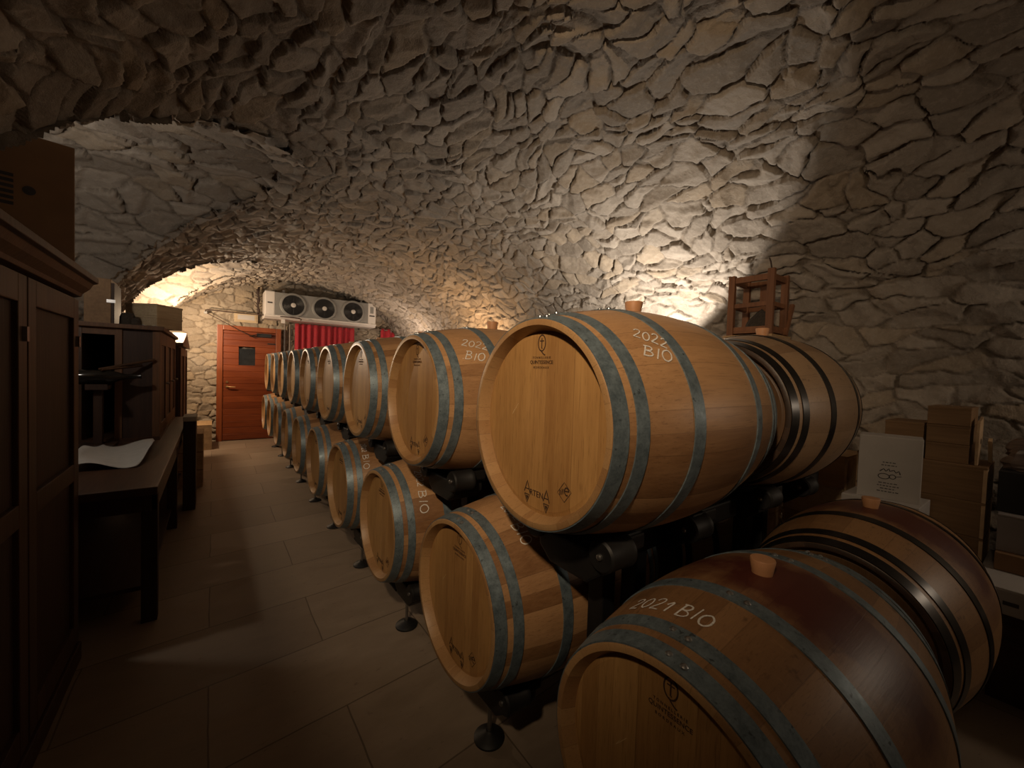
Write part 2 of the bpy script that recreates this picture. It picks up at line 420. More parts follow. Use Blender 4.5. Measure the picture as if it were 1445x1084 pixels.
def grid_faces(nu, nv, keep=None):
    i = np.arange(nu - 1)[:, None] * nv + np.arange(nv - 1)[None, :]
    q = np.stack([i, i + nv, i + nv + 1, i + 1], -1).reshape(-1, 4)
    return q if keep is None else q[keep.reshape(-1)]
def np_object(name, P, faces, attr, mat, label):
    used = np.unique(faces); remap = np.full(P.shape[0], -1, np.int64); remap[used] = np.arange(len(used))
    P = P[used]; faces = remap[faces]; attr = attr[used]
    me = bpy.data.meshes.new(name)
    me.vertices.add(len(P)); me.vertices.foreach_set('co', P.astype(np.float32).ravel())
    me.loops.add(faces.size); me.loops.foreach_set('vertex_index', faces.astype(np.int32).ravel())
    me.polygons.add(len(faces)); me.polygons.foreach_set('loop_start', np.arange(0, faces.size, 4, dtype=np.int32))
    me.update(calc_edges=True)
    at = me.attributes.new('stone', 'FLOAT_COLOR', 'POINT'); at.data.foreach_set('color', attr.astype(np.float32).ravel())
    me.polygons.foreach_set('use_smooth', np.ones(len(faces), dtype=bool))
    me.materials.append(mat); me.validate()
    o = bpy.data.objects.new(name, me); col.objects.link(o)
    return tag(o, label, name.split('_')[0], kind='structure')
def normals(P):
    a = np.gradient(P, axis=0); b = np.gradient(P, axis=1); n = np.cross(a, b)
    return n / np.maximum(np.linalg.norm(n, axis=-1, keepdims=True), 1e-9)
def resample(pts, ds):
    pts = np.array(pts); L = np.concatenate([[0], np.cumsum(np.linalg.norm(np.diff(pts, axis=0), axis=1))])
    n = int(L[-1] / ds); s = np.linspace(0, L[-1], n)
    return np.stack([np.interp(s, L, pts[:, 0]), np.interp(s, L, pts[:, 1])], 1), s

VX0, VA, VZ0, VB = .70, 2.30, 1.60, 1.50            # main vault: centre, half width, springing, rise
YN, YE = -2.4, 8.5
LUN = [(2.76, 1.52), (6.55, 1.50), (-1.05, 1.5)]     # side vaults over the left bays: centre, half width
LZS, LZC, LN, LM = 1.45, 2.97, 2.5, 2.0
WLX = -2.0
th = np.linspace(0, PI, 400)
arc = [(VX0 + VA, 0), (VX0 + VA, VZ0 * .5)] + [(VX0 + VA * math.cos(t), VZ0 + VB * math.sin(t)) for t in th] + [(VX0 - VA, 0)]
DS = .0095
pr, ss = resample(arc, DS)
ys = np.concatenate([np.arange(YN, -.9, .03), np.arange(-.9, 3.6, .0085), np.arange(3.6, YE + .02, .0145)])
Pm = np.zeros((len(pr), len(ys), 3)); Pm[..., 0] = pr[:, None, 0]; Pm[..., 2] = pr[:, None, 1]; Pm[..., 1] = ys[None, :]
Um = np.broadcast_to(ys[None, :], Pm.shape[:2]); Vm = np.broadcast_to(ss[:, None], Pm.shape[:2])
nm = normals(Pm)
if nm[len(pr) // 2, 5, 2] > 0: nm = -nm
# coursed stones on the right wall, freer rubble over the vault
hA, aA = masonry(Um, Vm, .27, .105, 1, warp=.055, depth=.017, jit=.8, tilt=.04)
hB, aB = masonry(Um, Vm, .21, .115, 200, warp=.13, depth=.028, jit=1.0, tilt=.05, wfreq=1.5)
wgt = (Vm + .35 * fbm(Um * 1.3, Vm * 1.3, 400, 2)) > 2.25
hm = np.where(wgt, hB, hA); am = np.where(wgt[..., None], aB, aA)
def in_lun(Y, Z, g=0.):
    r = np.zeros(Y.shape, bool)
    for yc, hw in LUN:
        uy = np.abs(Y - yc) / (hw - g)
        zc = np.where(uy < 1, LZS + (LZC - g - LZS) * np.clip(1 - uy ** LN, 0, 1) ** (1 / LM), -1)
        r |= (uy < 1) & (Z < zc)
    return r
cut = in_lun(Pm[..., 1], Pm[..., 2], .02) & (Pm[..., 0] < VX0 - .3)
Pd = Pm + nm * hm[..., None]
nu, nv = Pm.shape[:2]
keep = ~(cut[:-1, :-1] & cut[1:, 1:] & cut[1:, :-1] & cut[:-1, 1:])
zc = (Pm[:-1, :-1, 2]); xc = Pm[:-1, :-1, 0]
rw = keep & (zc < 1.75) & (xc > VX0); lw = keep & (zc < 1.75) & (xc < VX0); ce = keep & (zc >= 1.75)
Pf = Pd.reshape(-1, 3); af = am.reshape(-1, 4)
np_object('ceiling', Pf, grid_faces(nu, nv, ce), af, M['stone'], 'rubble stone barrel vault over the whole cellar')
np_object('wall_right', Pf, grid_faces(nu, nv, rw), af, M['stone'], 'coursed stone wall behind the rear barrels')
np_object('wall_left', Pf, grid_faces(nu, nv, lw), af, M['stone'], 'stone piers along the left side')
# side vaults
def main_z(X):
    u = np.abs(X - VX0) / VA
    return np.where(u < 1, VZ0 + VB * np.sqrt(np.clip(1 - u * u, 0, 1)), -1)
for li, (yc, hw) in enumerate(LUN):
    pts = [(yc + hw, 0)] + [(yc + hw * np.sign(math.cos(t)) * abs(math.cos(t)) ** (2 / LN), LZS + (LZC - LZS) * abs(math.sin(t)) ** (2 / LM)) for t in np.linspace(0.0005, PI - .0005, 400)] + [(yc - hw, 0)]
    pl, sl = resample(pts, .014)
    xs = np.arange(WLX - .02, VX0 - .2, .014)
    P = np.zeros((len(pl), len(xs), 3)); P[..., 1] = pl[:, None, 0]; P[..., 2] = pl[:, None, 1]; P[..., 0] = xs[None, :]
    U = np.broadcast_to(xs[None, :], P.shape[:2]) + li * 9; V = np.broadcast_to(sl[:, None], P.shape[:2])
    n = normals(P)
    mid = len(pl) // 2
    if n[mid, 5, 2] > 0: n = -n
    h, a = masonry(U, V, .30, .17, 500 + li * 31, warp=.07, depth=.030, jit=.9, tilt=.05, wfreq=1.8)
    inside = (P[..., 0] > VX0 - VA) & (P[..., 2] < main_z(P[..., 0] - .02) - .015)
    inside |= (P[..., 0] > VX0 - VA + .02) & (P[..., 2] < VZ0)
    keep = ~(inside[:-1, :-1] & inside[1:, 1:] & inside[1:, :-1] & inside[:-1, 1:])
    np_object('ceiling_bay', (P + n * h[..., None]).reshape(-1, 3), grid_faces(*P.shape[:2], keep), a.reshape(-1, 4), M['stone'], 'stone side vault over a left bay')
    # back of the bay
    yy = np.arange(yc - hw - .05, yc + hw + .05, .016); zz = np.arange(0, LZC + .1, .016)
    P = np.zeros((len(yy), len(zz), 3)); P[..., 1] = yy[:, None]; P[..., 2] = zz[None, :]; P[..., 0] = WLX
    h, a = masonry(P[..., 1] + li, P[..., 2], .30, .14, 700 + li, warp=.04, depth=.024)
    P[..., 0] += h
    np_object('wall_left_bay', P.reshape(-1, 3), grid_faces(len(yy), len(zz)), a.reshape(-1, 4), M['stone'], 'stone wall at the back of a left bay')
# end wall
xx = np.arange(WLX - .1, VX0 + VA + .15, .013); zz = np.arange(0, 3.25, .013)
P = np.zeros((len(xx), len(zz), 3)); P[..., 0] = xx[:, None]; P[..., 2] = zz[None, :]; P[..., 1] = YE
h, a = masonry(P[..., 0], P[..., 2], .23, .115, 900, warp=.03, depth=.024, tilt=.04)
P[..., 1] -= h
np_object('wall_end', P.reshape(-1, 3), grid_faces(len(xx), len(zz)), a.reshape(-1, 4), M['stone_end'], 'stone end wall with the door')
xx = np.arange(WLX - .1, VX0 + VA + .15, .04); zz = np.arange(0, 3.25, .04)
P = np.zeros((len(xx), len(zz), 3)); P[..., 0] = xx[:, None]; P[..., 2] = zz[None, :]; P[..., 1] = YN + .02
h, a = masonry(P[..., 0], P[..., 2], .27, .14, 950, warp=.035, depth=.03)
P[..., 1] += h
np_object('wall_back', P.reshape(-1, 3), grid_faces(len(xx), len(zz)), a.reshape(-1, 4), M['stone'], 'stone wall behind the viewer')
tag(MB().box(WLX - .2, VX0 + VA + .2, YN - .1, YE + .2, -.1, 0).build('floor', M['floor']), 'travertine slab floor', 'floor', kind='structure')

# ------------------------------------------------------------------ barrels
R0, RB, SP, LB, GAP = .29, .355, .87, .8716, .1273
ZU, ZL, OFF = 1.34, .6275, -.438
def prof(x): u = (x - LB / 2) / (LB / 2); return RB - (RB - R0) * abs(u) ** 2
HOOPS = [(.003, .042), (.064, .099), (.248, .289)]
HOOPS += [(LB - b, LB - a) for a, b in HOOPS[::-1]]
RIV = [(a + b) / 2 for a, b in HOOPS]
def barrel_meshes():
    me = {}
    xs = [LB * i / 40 for i in range(41)]
    pts = [(x, prof(x)) for x in xs]
    # outer skin between the chimes
    inner0 = [(.001, R0 - .004), (0, R0 - .005)]
    st = MB().lathe([(.0012, R0)] + pts[1:-1] + [(LB - .0012, R0)], 108)
    me['staves'] = st
    # chime: sawn stave ends and the bevel down to the croze
    ch = MB().lathe([(.0015, R0 + .0004), (0, R0 - .002), (0, R0 - .016), (.034, R0 - .030), (.040, R0 - .030)], 96)
    me['chime'] = ch
    ch2 = MB().lathe([(LB - .0015, R0 + .0004), (LB, R0 - .002), (LB, R0 - .016), (LB - .034, R0 - .030), (LB - .040, R0 - .030)], 96)
    me['chime_far'] = ch2
    hd = MB(); n = 96; rr = R0 - .026
    hd.lathe([(.041, rr + .003), (.036, rr - .002), (.036, rr - .006), (.033, rr - .016)], n)
    hd.add([(.033, (rr - .016) * math.sin(2 * PI * k / n), (rr - .016) * math.cos(2 * PI * k / n)) for k in range(n)], [tuple(range(n))])
    me['head'] = hd
    hf = MB(); hf.add([(LB - .035, rr * math.sin(2 * PI * k / n), rr * math.cos(2 * PI * k / n)) for k in range(n)], [tuple(range(n))])
    me['head_far'] = hf
    for i, (a, b) in enumerate(HOOPS):
        t = .0030
        ra, rb = prof(a), prof(b); k = 4
        o = [(a + (b - a) * q / k, prof(a + (b - a) * q / k) + t) for q in range(k + 1)]
        me['hoop%d' % i] = MB().lathe([(a, ra - .001)] + o + [(b, rb - .001)], 108)
    for i, x in enumerate(RIV):
        for j, da in enumerate((-.06, .06)):
            a = da + (.04 if i % 2 else -.05)
            mb = MB(); mb.lathe([(-.001, .0085), (.002, .008), (.005, .0045), (.006, .0003)], 12, 'z')
            rot = Matrix.Translation((x + (j - .5) * .006, 0, 0)) @ Matrix.Rotation(-a, 4, 'X') @ Matrix.Translation((0, 0, prof(x) + .0025))
            mb.v = [tuple(rot @ Vector(v)) for v in mb.v]
            me['rivet%d%d' % (i, j)] = mb
    z = prof(LB / 2)
    me['bung'] = MB().lathe([(z - .03, .001), (z - .03, .022), (z + .002, .0245), (z + .034, .030), (z + .0375, .0285), (z + .038, .001)], 32, 'z', c=(LB / 2, 0, 0))
    return me
BM = barrel_meshes()
cache = {}
def bmesh_of(key, mat, smooth=35):
    k = (key, mat)
    if k not in cache: cache[k] = BM[key].mesh(key, M[mat], smooth)
    return cache[k]

# --- marks burnt into the barrel heads
def ribbon(mb, pts, w, place, lift=0.):
    """flat stroke following 2-D points; place maps (u,v,h) to space"""
    P = []
    for i in range(len(pts) - 1):
        a, b = Vector(pts[i]), Vector(pts[i + 1]); n = max(1, int((b - a).length / .008))
        for k in range(n): P.append(a.lerp(b, k / n))
    P.append(Vector(pts[-1])); L = []; Rr = []
    for i, p in enumerate(P):
        t = (P[min(i + 1, len(P) - 1)] - P[max(i - 1, 0)])
        if t.length < 1e-9: t = Vector((1, 0))
        t.normalize(); nrm = Vector((-t.y, t.x)) * (w / 2)
        L.append(place(*(p + nrm), lift)); Rr.append(place(*(p - nrm), lift))
    n = len(P)
    mb.add(L + Rr, [(i, i + 1, n + i + 1, n + i) for i in range(n - 1)])
def ell(cx, cy, a, b, t0=0, t1=2 * PI, n=28):
    return [(cx + a * math.cos(t0 + (t1 - t0) * k / n), cy + b * math.sin(t0 + (t1 - t0) * k / n)) for k in range(n + 1)]
HX = .0325
def on_head(u, v, h=0.): return (HX - h, -u, v)     # seen from the aisle: u to the right is -Y
def head_mark():
    out = {}
    m = MB()
    ribbon(m, ell(0, .226, .0155, .0225), .0035, on_head, .0002)
    ribbon(m, [(-.009, .232), (.009, .232)], .003, on_head, .0003)
    ribbon(m, [(0, .240), (0, .2125), (.003, .2105)], .0035, on_head, .0004)
    ribbon(m, [(-.004, .206), (.004, .198), (.011, .193), (.016, .192)], .0035, on_head, .0003)
    out['cooper_monogram'] = m
    m = MB()
    for txt, size, v, sp in (('TONNELLERIE', .0085, .1845, 1.55), ('QUINTESSENCE', .0140, .1715, 1.0), ('BORDEAUX', .0085, .1565, 1.7)):
        vs, fs = text_mesh(txt, size, M['brand'], sp); m.add([on_head(x, y + v, .0002 + z) for x, y, z in vs], fs)
    out['cooper_name'] = m
    m = MB()
    vs, fs = text_mesh('RTEN', .0245, M['brand'], 1.0); m.add([on_head(x - .001, y - .2065, .0002 + z) for x, y, z in vs], fs)
    for s, dy, dx in ((-1, 0.004, -.001), (1, -.004, .000)):
        cx = s * .042 + dx
        top, lo = -.180 + dy, -.214 + dy
        ribbon(m, [(cx - .013, lo), (cx, top), (cx + .013, lo)], .0035, on_head, .0002)
        ribbon(m, [(cx - .008, lo + .010), (cx + .009, lo + .010)], .003, on_head, .0003)
        ribbon(m, [(cx - .011, lo - .006), (cx + .011, lo - .006), (cx, lo - .030), (cx - .011, lo - .006)], .003, on_head, .0003)
        m.add([on_head(cx - .006, lo - .010, .0002), on_head(cx + .006, lo - .010, .0002), on_head(cx, lo - .023, .0002)], [(0, 1, 2)])
    ribbon(m, [(-.012, -.262), (.006, -.262)], .0018, on_head, .0003)
    out['forest_mark'] = m
    m = MB()
    c, a = (.112, -.172), math.radians(52)
    def rq(x, y): return (c[0] + x * math.cos(a) - y * math.sin(a), c[1] + x * math.sin(a) + y * math.cos(a))
    ribbon(m, [rq(*q) for q in ((-.02, -.017), (.02, -.017), (.02, .017), (-.02, .017), (-.02, -.017))], .0018, on_head, .0002)
    ribbon(m, [(c[0] - .016, c[1] - .010), (c[0] - .016, c[1] + .004)], .004, on_head, .0003)
    ribbon(m, [(c[0] - .009, c[1] - .008), (c[0] - .009, c[1] + .008), (c[0] - .003, c[1] - .006), (c[0] - .003, c[1] + .009)], .003, on_head, .0003)
    ribbon(m, ell(c[0] + .009, c[1] + .004, .008, .010, 0, 5.3, 18), .0035, on_head, .0003)
    ribbon(m, [(c[0] + .002, c[1] + .004), (c[0] + .016, c[1] + .006)], .003, on_head, .0004)
    out['origin_stamp'] = m
    m = MB(); ribbon(m, [(-.128, .012), (-.118, .024), (-.100, .047)], .0016, on_head, .0002); ribbon(m, [(-.128, .012), (-.118, .028)], .0014, on_head, .0003)
    out['scratch'] = m
    return out
HM = head_mark()

GLYPH = {
 '2': [[(.05, .78), (.2, .97), (.5, 1), (.68, .85), (.6, .6), (.3, .3), (0, .03), (.3, .06), (.75, .02)]],
 '0': [[(.38, 1), (.1, .8), (0, .45), (.15, .08), (.4, 0), (.66, .2), (.72, .6), (.55, .93), (.38, 1)]],
 '1': [[(.1, .6), (.5, 1), (.38, 0)]],
 'B': [[(.12, 1), (.05, 0)], [(-.05, .97), (.5, 1), (.66, .8), (.5, .58), (.12, .52)], [(.12, .52), (.6, .48), (.78, .25), (.55, .03), (0, 0)]],
 'I': [[(.2, 1), (.12, 0)]],
 'O': [[(.4, 1), (.08, .8), (0, .4), (.2, .04), (.55, 0), (.82, .3), (.78, .75), (.55, .97), (.4, 1)]],
 'i': [[(.2, .7), (.12, 0)], [(.22, .95), (.23, 1.0)]],
 'o': [[(.35, .75), (.08, .6), (0, .3), (.2, .03), (.5, 0), (.68, .3), (.6, .62), (.35, .75)]],
 '.': [[(0, 0), (.06, .05)]],
}
ADV = {'2': .95, '0': .92, '1': .72, 'B': 1.0, 'I': .48, 'O': 1.0, 'i': .45, 'o': .85, '.': .25, ' ': .5}
def on_stave(x, s, h=0.):
    """x along the barrel, s = angle from the top (towards +Y)"""
    r = prof(x) + .0012 + h
    return (x, r * math.sin(s), r * math.cos(s))
def chalk(mb, txt, x0, a0, x1, a1, height, w=.0044, slant=.12, flip=False):
    """write txt from (x0, angle a0) to (x1, a1); letters stand on that base line"""
    r = prof((x0 + x1) / 2)
    p0 = Vector((x0, math.radians(a0) * r)); p1 = Vector((x1, math.radians(a1) * r))
    e1 = (p1 - p0); Ln = e1.length; e1.normalize(); e2 = Vector((-e1.y, e1.x))
    tot = sum(ADV[c] for c in txt); cw = Ln / tot; cur = 0.
    rd = random.Random(txt + str(x0))
    for c in txt:
        dv = rd.uniform(-.08, .08); sc = rd.uniform(.9, 1.08)
        for stroke in GLYPH.get(c, []):
            pts = []
            for u, v in stroke:
                q = p0 + e1 * ((cur + u * 1.0 + v * slant) * cw) + e2 * ((v * sc + dv) * height)
                pts.append((q.x, q.y))
            # round the strokes
            sm = []
            for i in range(len(pts)):
                if i in (0, len(pts) - 1): sm.append(pts[i]); continue
                a, b, d = Vector(pts[i - 1]), Vector(pts[i]), Vector(pts[i + 1])
                sm += [tuple(b.lerp(a, .25)), tuple(b * .8 + a * .1 + d * .1), tuple(b.lerp(d, .25))]
            k = w * rd.uniform(.75, 1.1)
            ribbon(mb, sm, k, lambda x, s, h: on_stave(x, s / prof(x), h), .0004 + rd.random() * .0003)
        cur += ADV[c]
    return mb

def make_barrel(name, label, loc, stave='stave', hoop='zinc', rivets=True, marks=True, group=None, writing=None, head='head', bung=True):
    t = thing(name, label, 'barrel', loc, 0, group)
    rim = 'rim' if hoop == 'zinc' else 'rim_dark'
    link('staves', bmesh_of('staves', stave), t)
    link('chime', bmesh_of('chime', rim), t); link('chime', bmesh_of('chime_far', rim), t)
    h = link('head', bmesh_of('head', head if hoop == 'zinc' else 'head_shaded'), t); link('head', bmesh_of('head_far', head), t)
    if marks:
        for k, mb in HM.items():
            kk = ('mark', k)
            if kk not in cache: cache[kk] = mb.mesh(k, M['scratch' if k == 'scratch' else 'brand'])
            link(k, cache[kk], h)
    for i in range(6):
        o = link('hoop', bmesh_of('hoop%d' % i, hoop), t)
        if rivets:
            for j in (0, 1): link('rivet', bmesh_of('rivet%d%d' % (i, j), 'rivet' if hoop == 'zinc' else 'black_hoop'), o)
    if bung: link('bung', bmesh_of('bung', 'bung'), t)
    if writing:
        mb = MB()
        for args in writing: chalk(mb, *args)
        tag(mb.build('chalk_writing', M['chalk'], t), 'white chalk writing')
    return t

UG, LG = 'barrels of the upper front row', 'barrels of the lower front row'
ORD = ['', 'second', 'third', 'fourth', 'fifth', 'sixth', 'seventh', 'eighth', 'ninth', 'tenth']
WU = {0: [('2022', .150, -41, .236, -52.5, .040), ('BIO', .140, -52, .222, -60.5, .036)],
      1: [('2022', .140, -39, .252, -49, .042), ('.BIO', .122, -52.5, .216, -59.5, .040)]}
WL = {0: [('2021 BIO', .128, 33, .131, -4, .044)],
      1: [('2022', .176, -8, .182, -25, .045), ('BIO', .158, -26, .158, -42.5, .045)],
      2: [('2022', .160, -24, .142, -43, .035), ('BIO', .142, -47, .124, -68, .042)],
      3: [('2022', .130, -21, .120, -37, .032), ('BIO', .120, -41, .110, -61, .040)]}
UL = ['large near oak barrel of the upper row, monogram burnt into its head',
      'upper row oak barrel with a clear chalk date, just left of the nearest one']
LL = ['dull oak barrel marked 2021 at bottom right, nearest to the viewer',
      'lower row oak barrel directly under the large near upper barrel, second from the viewer',
      'lower row oak barrel with chalk 2022 running down its side, third from the viewer',
      'lower row oak barrel with small chalk date, fourth from the viewer']
for i in range(9):
    lab = UL[i] if i < 2 else ('upper row oak barrel with grey hoops, %s from the viewer' % ORD[i] if i < 8 else 'upper row oak barrel at the far end of the row, beside the door')
    make_barrel('wine_barrel', lab, (0, i * SP, ZU), rivets=i < 3, writing=WU.get(i), group=UG)
for i in range(10):
    lab = LL[i] if i < 4 else ('lower row oak barrel with grey hoops, %s from the viewer' % ORD[i] if i < 9 else 'lower row oak barrel at the far end of the row, beside the door')
    make_barrel('wine_barrel', lab, (0, OFF + i * SP, ZL), stave='stave_wine' if i == 0 else 'stave', rivets=i < 4, writing=WL.get(i), group=LG)
XB = LB + GAP
for i in range(2):
    make_barrel('wine_barrel', ['oak barrel with black hoops behind the large near upper barrel', 'black hooped barrel behind the second upper barrel'][i], (XB, i * SP, ZU),
                stave='stave_dull', hoop='black_hoop', rivets=False, marks=False, group='black hooped barrels of the rear row')
for i in range(3):
    make_barrel('wine_barrel', ['wine stained barrel with black hoops behind the 2021 barrel at lower right', 'black hooped barrel in the rear lower row under the upper rear barrel', 'third black hooped barrel of the rear lower row'][i],
                (XB, OFF + i * SP, ZL), stave='stave_wine' if i == 0 else 'stave_dull', hoop='black_hoop', rivets=False, marks=False, group='black hooped barrels of the rear row')

# ------------------------------------------------------------------ barrel racks
def rack_meshes():
    me = {}
    me['beam'] = MB().box(.18, LB + GAP + .13, -.06, .06, -.455, -.375).mesh('beam', M['black'], bevel=.008)
    sad = [(-.165, -.318), (-.165, -.365), (-.135, -.375), (-.135, -.425), (-.08, -.468), (.08, -.468), (.135, -.425), (.135, -.375), (.165, -.365), (.165, -.318), (.10, -.368), (-.10, -.368)]
    me['saddle0'] = MB().prism(sad, .165, .32).mesh('saddle', M['black'], bevel=.008)
    me['saddle1'] = MB().prism(sad, .58, .74).mesh('saddle', M['black'], bevel=.008)
    for i, x in enumerate((.145, .56)):
        for j, s in enumerate((-1, 1)):
            rb = prof(x + .05) + .004 + .049; a = math.radians(22)
            cy, cz = s * rb * math.sin(a), -rb * math.cos(a)
            m = MB().lathe([(x, .001), (x, .040), (x + .006, .046), (x + .080, .046), (x + .084, .049), (x + .100, .049), (x + .104, .044), (x + .108, .001)], 32, 'x', (0, cy, cz))
            me['roller%d%d' % (i, j)] = m.mesh('roller', M['black_rubber'], 40)
            b = MB().lathe([(x + .001, .010), (x - .006, .009), (x - .009, .005), (x - .0095, .0005)], 12, 'x', (0, cy, cz))
            me['bolt%d%d' % (i, j)] = b.mesh('bolt', M['steel'], 40)
    return me
RM = rack_meshes()
def foot_meshes(h):
    """adjustable foot under a saddle; h = height of the saddle's underside"""
    a = {}
    for i, x in enumerate((.195, .675)):
        a['pad%d' % i] = MB().lathe([(0, .001), (0, .062), (.008, .062), (.018, .050), (.028, .022), (.034, .014), (.034, .001)], 32, 'z', (x, 0, 0)).mesh('foot_pad', M['black_rubber'], 35)
        a['rod%d' % i] = MB().lathe([(.03, .001), (.03, .009), (h + .01, .009), (h + .01, .001)], 14, 'z', (x, 0, 0)).mesh('threaded_rod', M['steel'], 35)
        a['nut%d' % i] = MB().lathe([(h - .022, .001), (h - .022, .019), (h - .004, .019), (h - .004, .001)], 6, 'z', (x, 0, 0)).mesh('nut', M['steel'])
    return a
FM = foot_meshes(ZL - .468)
def col_mesh(i, h): return MB().box((.30, .47)[i] , (.36, .53)[i], -.032, .032, .014, h).mesh('column', M['black'], bevel=.005)
CM = [col_mesh(i, ZU - .45) for i in (0, 1)]
CB = [MB().box((.27, .44)[i], (.39, .56)[i], -.06, .06, 0, .014).mesh('base_plate', M['black'], bevel=.003) for i in (0, 1)]
def rack(label, x, y, zc, lower, group):
    t = thing('barrel_rack', label, 'rack', (x, y, 0), 0, group)
    def up(name, me, parent=None):
        o = link(name, me, parent or t); o.location = (0, 0, zc) if parent is None else (0, 0, 0); return o
    up('beam', RM['beam'])
    for i in (0, 1):
        up('saddle', RM['saddle%d' % i])
        for j in (0, 1):
            r = up('roller', RM['roller%d%d' % (i, j)]); up('bolt', RM['bolt%d%d' % (i, j)], r)
    if lower:
        for i in (0, 1):
            p = link('foot_pad', FM['pad%d' % i], t); rod = link('threaded_rod', FM['rod%d' % i], t); link('nut', FM['nut%d' % i], rod)
    else:
        for i in (0, 1):
            c = link('column', CM[i], t); link('base_plate', CB[i], c)
    return t
for i in range(9):
    rack('black roller rack under the %s upper barrel' % ('large near' if i == 0 else ORD[i] if i < 8 else 'farthest'), 0, i * SP, ZU, False, 'racks under the upper front row')
for i in range(10):
    rack('black rack on a round foot under the %s lower barrel' % ('nearest' if i == 0 else ORD[i] if i < 9 else 'farthest'), 0, OFF + i * SP, ZL, True, 'racks under the lower front row')
for i in range(2):
    rack(['black roller rack under the black hooped upper barrel', 'black rack under the second rear upper barrel'][i], XB, i * SP, ZU, False, 'racks under the rear row')
for i in range(3):
    rack(['black rack under the wine stained black hooped barrel', 'black rack under the second rear lower barrel', 'black rack under the third rear lower barrel'][i], XB, OFF + i * SP, ZL, True, 'racks under the rear row')

# ------------------------------------------------------------------ door, end wall fittings
YW = YE - .03
t = tag(bpy.data.objects.new('door_1', None), 'red brown plank door with small dark window in the end wall', 'door', kind='structure'); col.objects.link(t); t.location = (-.66, YW - .06, 0)
DW, DH = 1.03, 2.165
fr = MB().box(0, .09, -.06, .06, 0, DH).box(DW - .09, DW, -.06, .06, 0, DH).box(.09, DW - .09, -.06, .06, DH - .09, DH)
fr.build('door_frame', M['door_frame'], t, bevel=.008)
lf = MB(); z = .012; rd = random.Random(3)
W0, W1, WZ0, WZ1 = .335, .60, 1.43, 1.70
while z < DH - .1:
    z1 = min(z + .118, DH - .095)
    def plank(x0, x1): lf.prism([(-.030, z), (-.036, z + .006), (-.036, z1 - .006), (-.030, z1), (.02, z1), (.02, z)], x0, x1, 'x')
    if z1 > WZ0 and z < WZ1: plank(.095, W0); plank(W1, DW - .095)
    else: plank(.095, DW - .095)
    z = z1
lf.build('door_leaf', M['door'], t)
MB().box(W0 - .012, W1 + .012, -.025, .0, WZ0 - .03, WZ1 + .045).build('window_pane', M['glass_dark'], t)
hd = MB().lathe([(-.048, .001), (-.048, .024), (-.036, .026)], 20, 'y', (.16, 0, 1.02)).tube([(.16, -.05, 1.02), (.16, -.085, 1.02), (.175, -.09, 1.02), (.29, -.09, 1.015)], .010)
hd.build('handle', M['brass'], t, 40)
MB().lathe([(-.048, .001), (-.048, .020), (-.036, .022)], 20, 'y', (.16, 0, 1.11)).build('lock_plate', M['brass'], t, 40)
cl = MB().box(.62, .86, -.10, -.04, 1.98, 2.05).tube([(.70, -.085, 2.0), (.50, -.13, 1.985)], .008).tube([(.50, -.13, 1.985), (.72, -.09, 2.05)], .008)
cl.build('door_closer', M['black'], t)
for zz_ in (.32, .95, 1.86): MB().box(DW - .23, DW - .09, -.043, -.034, zz_ - .012, zz_ + .012).build('hinge_strap', M['black'], t)

# evaporator above the door
AY = 7.98
t = thing('cooling_unit', 'white three fan cooling unit hung high on the end wall', 'cooling unit', (.05, AY, 2.34))
AW, AH = 2.06, .50
MB().box(0, .17, 0, .42, .03, AH).build('end_cover', M['white_paint'], t, bevel=.02)
MB().box(AW - .17, AW, 0, .42, .03, AH).build('end_cover', M['white_paint'], t, bevel=.02)
MB().box(.17, AW - .17, .006, .42, .06, AH - .01).build('fan_panel', M['grey_panel'], t, bevel=.004)
MB().prism([(-.012, .06), (-.012, .03), (.06, -.015), (.42, -.015), (.42, .06)], -.004, AW + .004, 'x').build('drip_tray', M['white_paint'], t, bevel=.006)
for i, x in enumerate((.475, 1.03, 1.585)):
    s = MB().lathe([(.004, .235), (-.012, .225), (-.018, .195), (-.006, .185), (.004, .182)], 48, 'y', (x, 0, .275)).build('fan_shroud', M['grey_panel'], t, 40)
    g = MB()
    for r in np.linspace(.05, .185, 10): g.lathe([(-.012, r - .004), (-.016, r), (-.012, r + .004), (-.008, r)], 40, 'y', (x, 0, .275), closed=True)
    for k in range(8):
        a = k * PI / 4; g.tube([(x + .04 * math.cos(a), -.014, .275 + .04 * math.sin(a)), (x + .188 * math.cos(a), -.014, .275 + .188 * math.sin(a))], .003, 6)
    g.build('fan_grille', M['fan_black'], s)
    b = MB().lathe([(.0045, .001), (.0045, .182), (.0035, .182)], 40, 'y', (x, 0, .275))
    for k in range(6):
        a = k * PI / 3; ca, sa = math.cos(a), math.sin(a)
        p = [(x + .04 * ca, -.002, .275 + .04 * sa), (x + .17 * ca - .05 * sa, .002, .275 + .17 * sa + .05 * ca), (x + .17 * ca + .05 * sa, -.007, .275 + .17 * sa - .05 * ca)]
        b.add(p, [(0, 1, 2)])
    b.build('fan_blades', M['fan_black'], s)
    MB().lathe([(-.008, .045), (-.022, .042), (-.026, .03), (-.026, .001)], 24, 'y', (x, 0, .275)).build('fan_hub', M['fan_hub'], s, 40)
MB().box(.045, .125, -.003, .001, .27, .295).build('name_plate', M['ink'], t)
MB().box(AW - .14, AW - .03, -.003, .001, .215, .24).build('name_plate', M['ink'], t)
m = MB().box(AW - .125, AW - .055, -.003, .001, .28, .42); m.build('rating_label', M['grey_panel'], t)
for x in (.3, 1.75): MB().box(x, x + .04, .1, .50, AH - .02, AH + .06).build('wall_bracket', M['steel'], t)
MB().box(.28, .34, .02, .08, -.085, -.012).build('drain_spout', M['white_paint'], t)

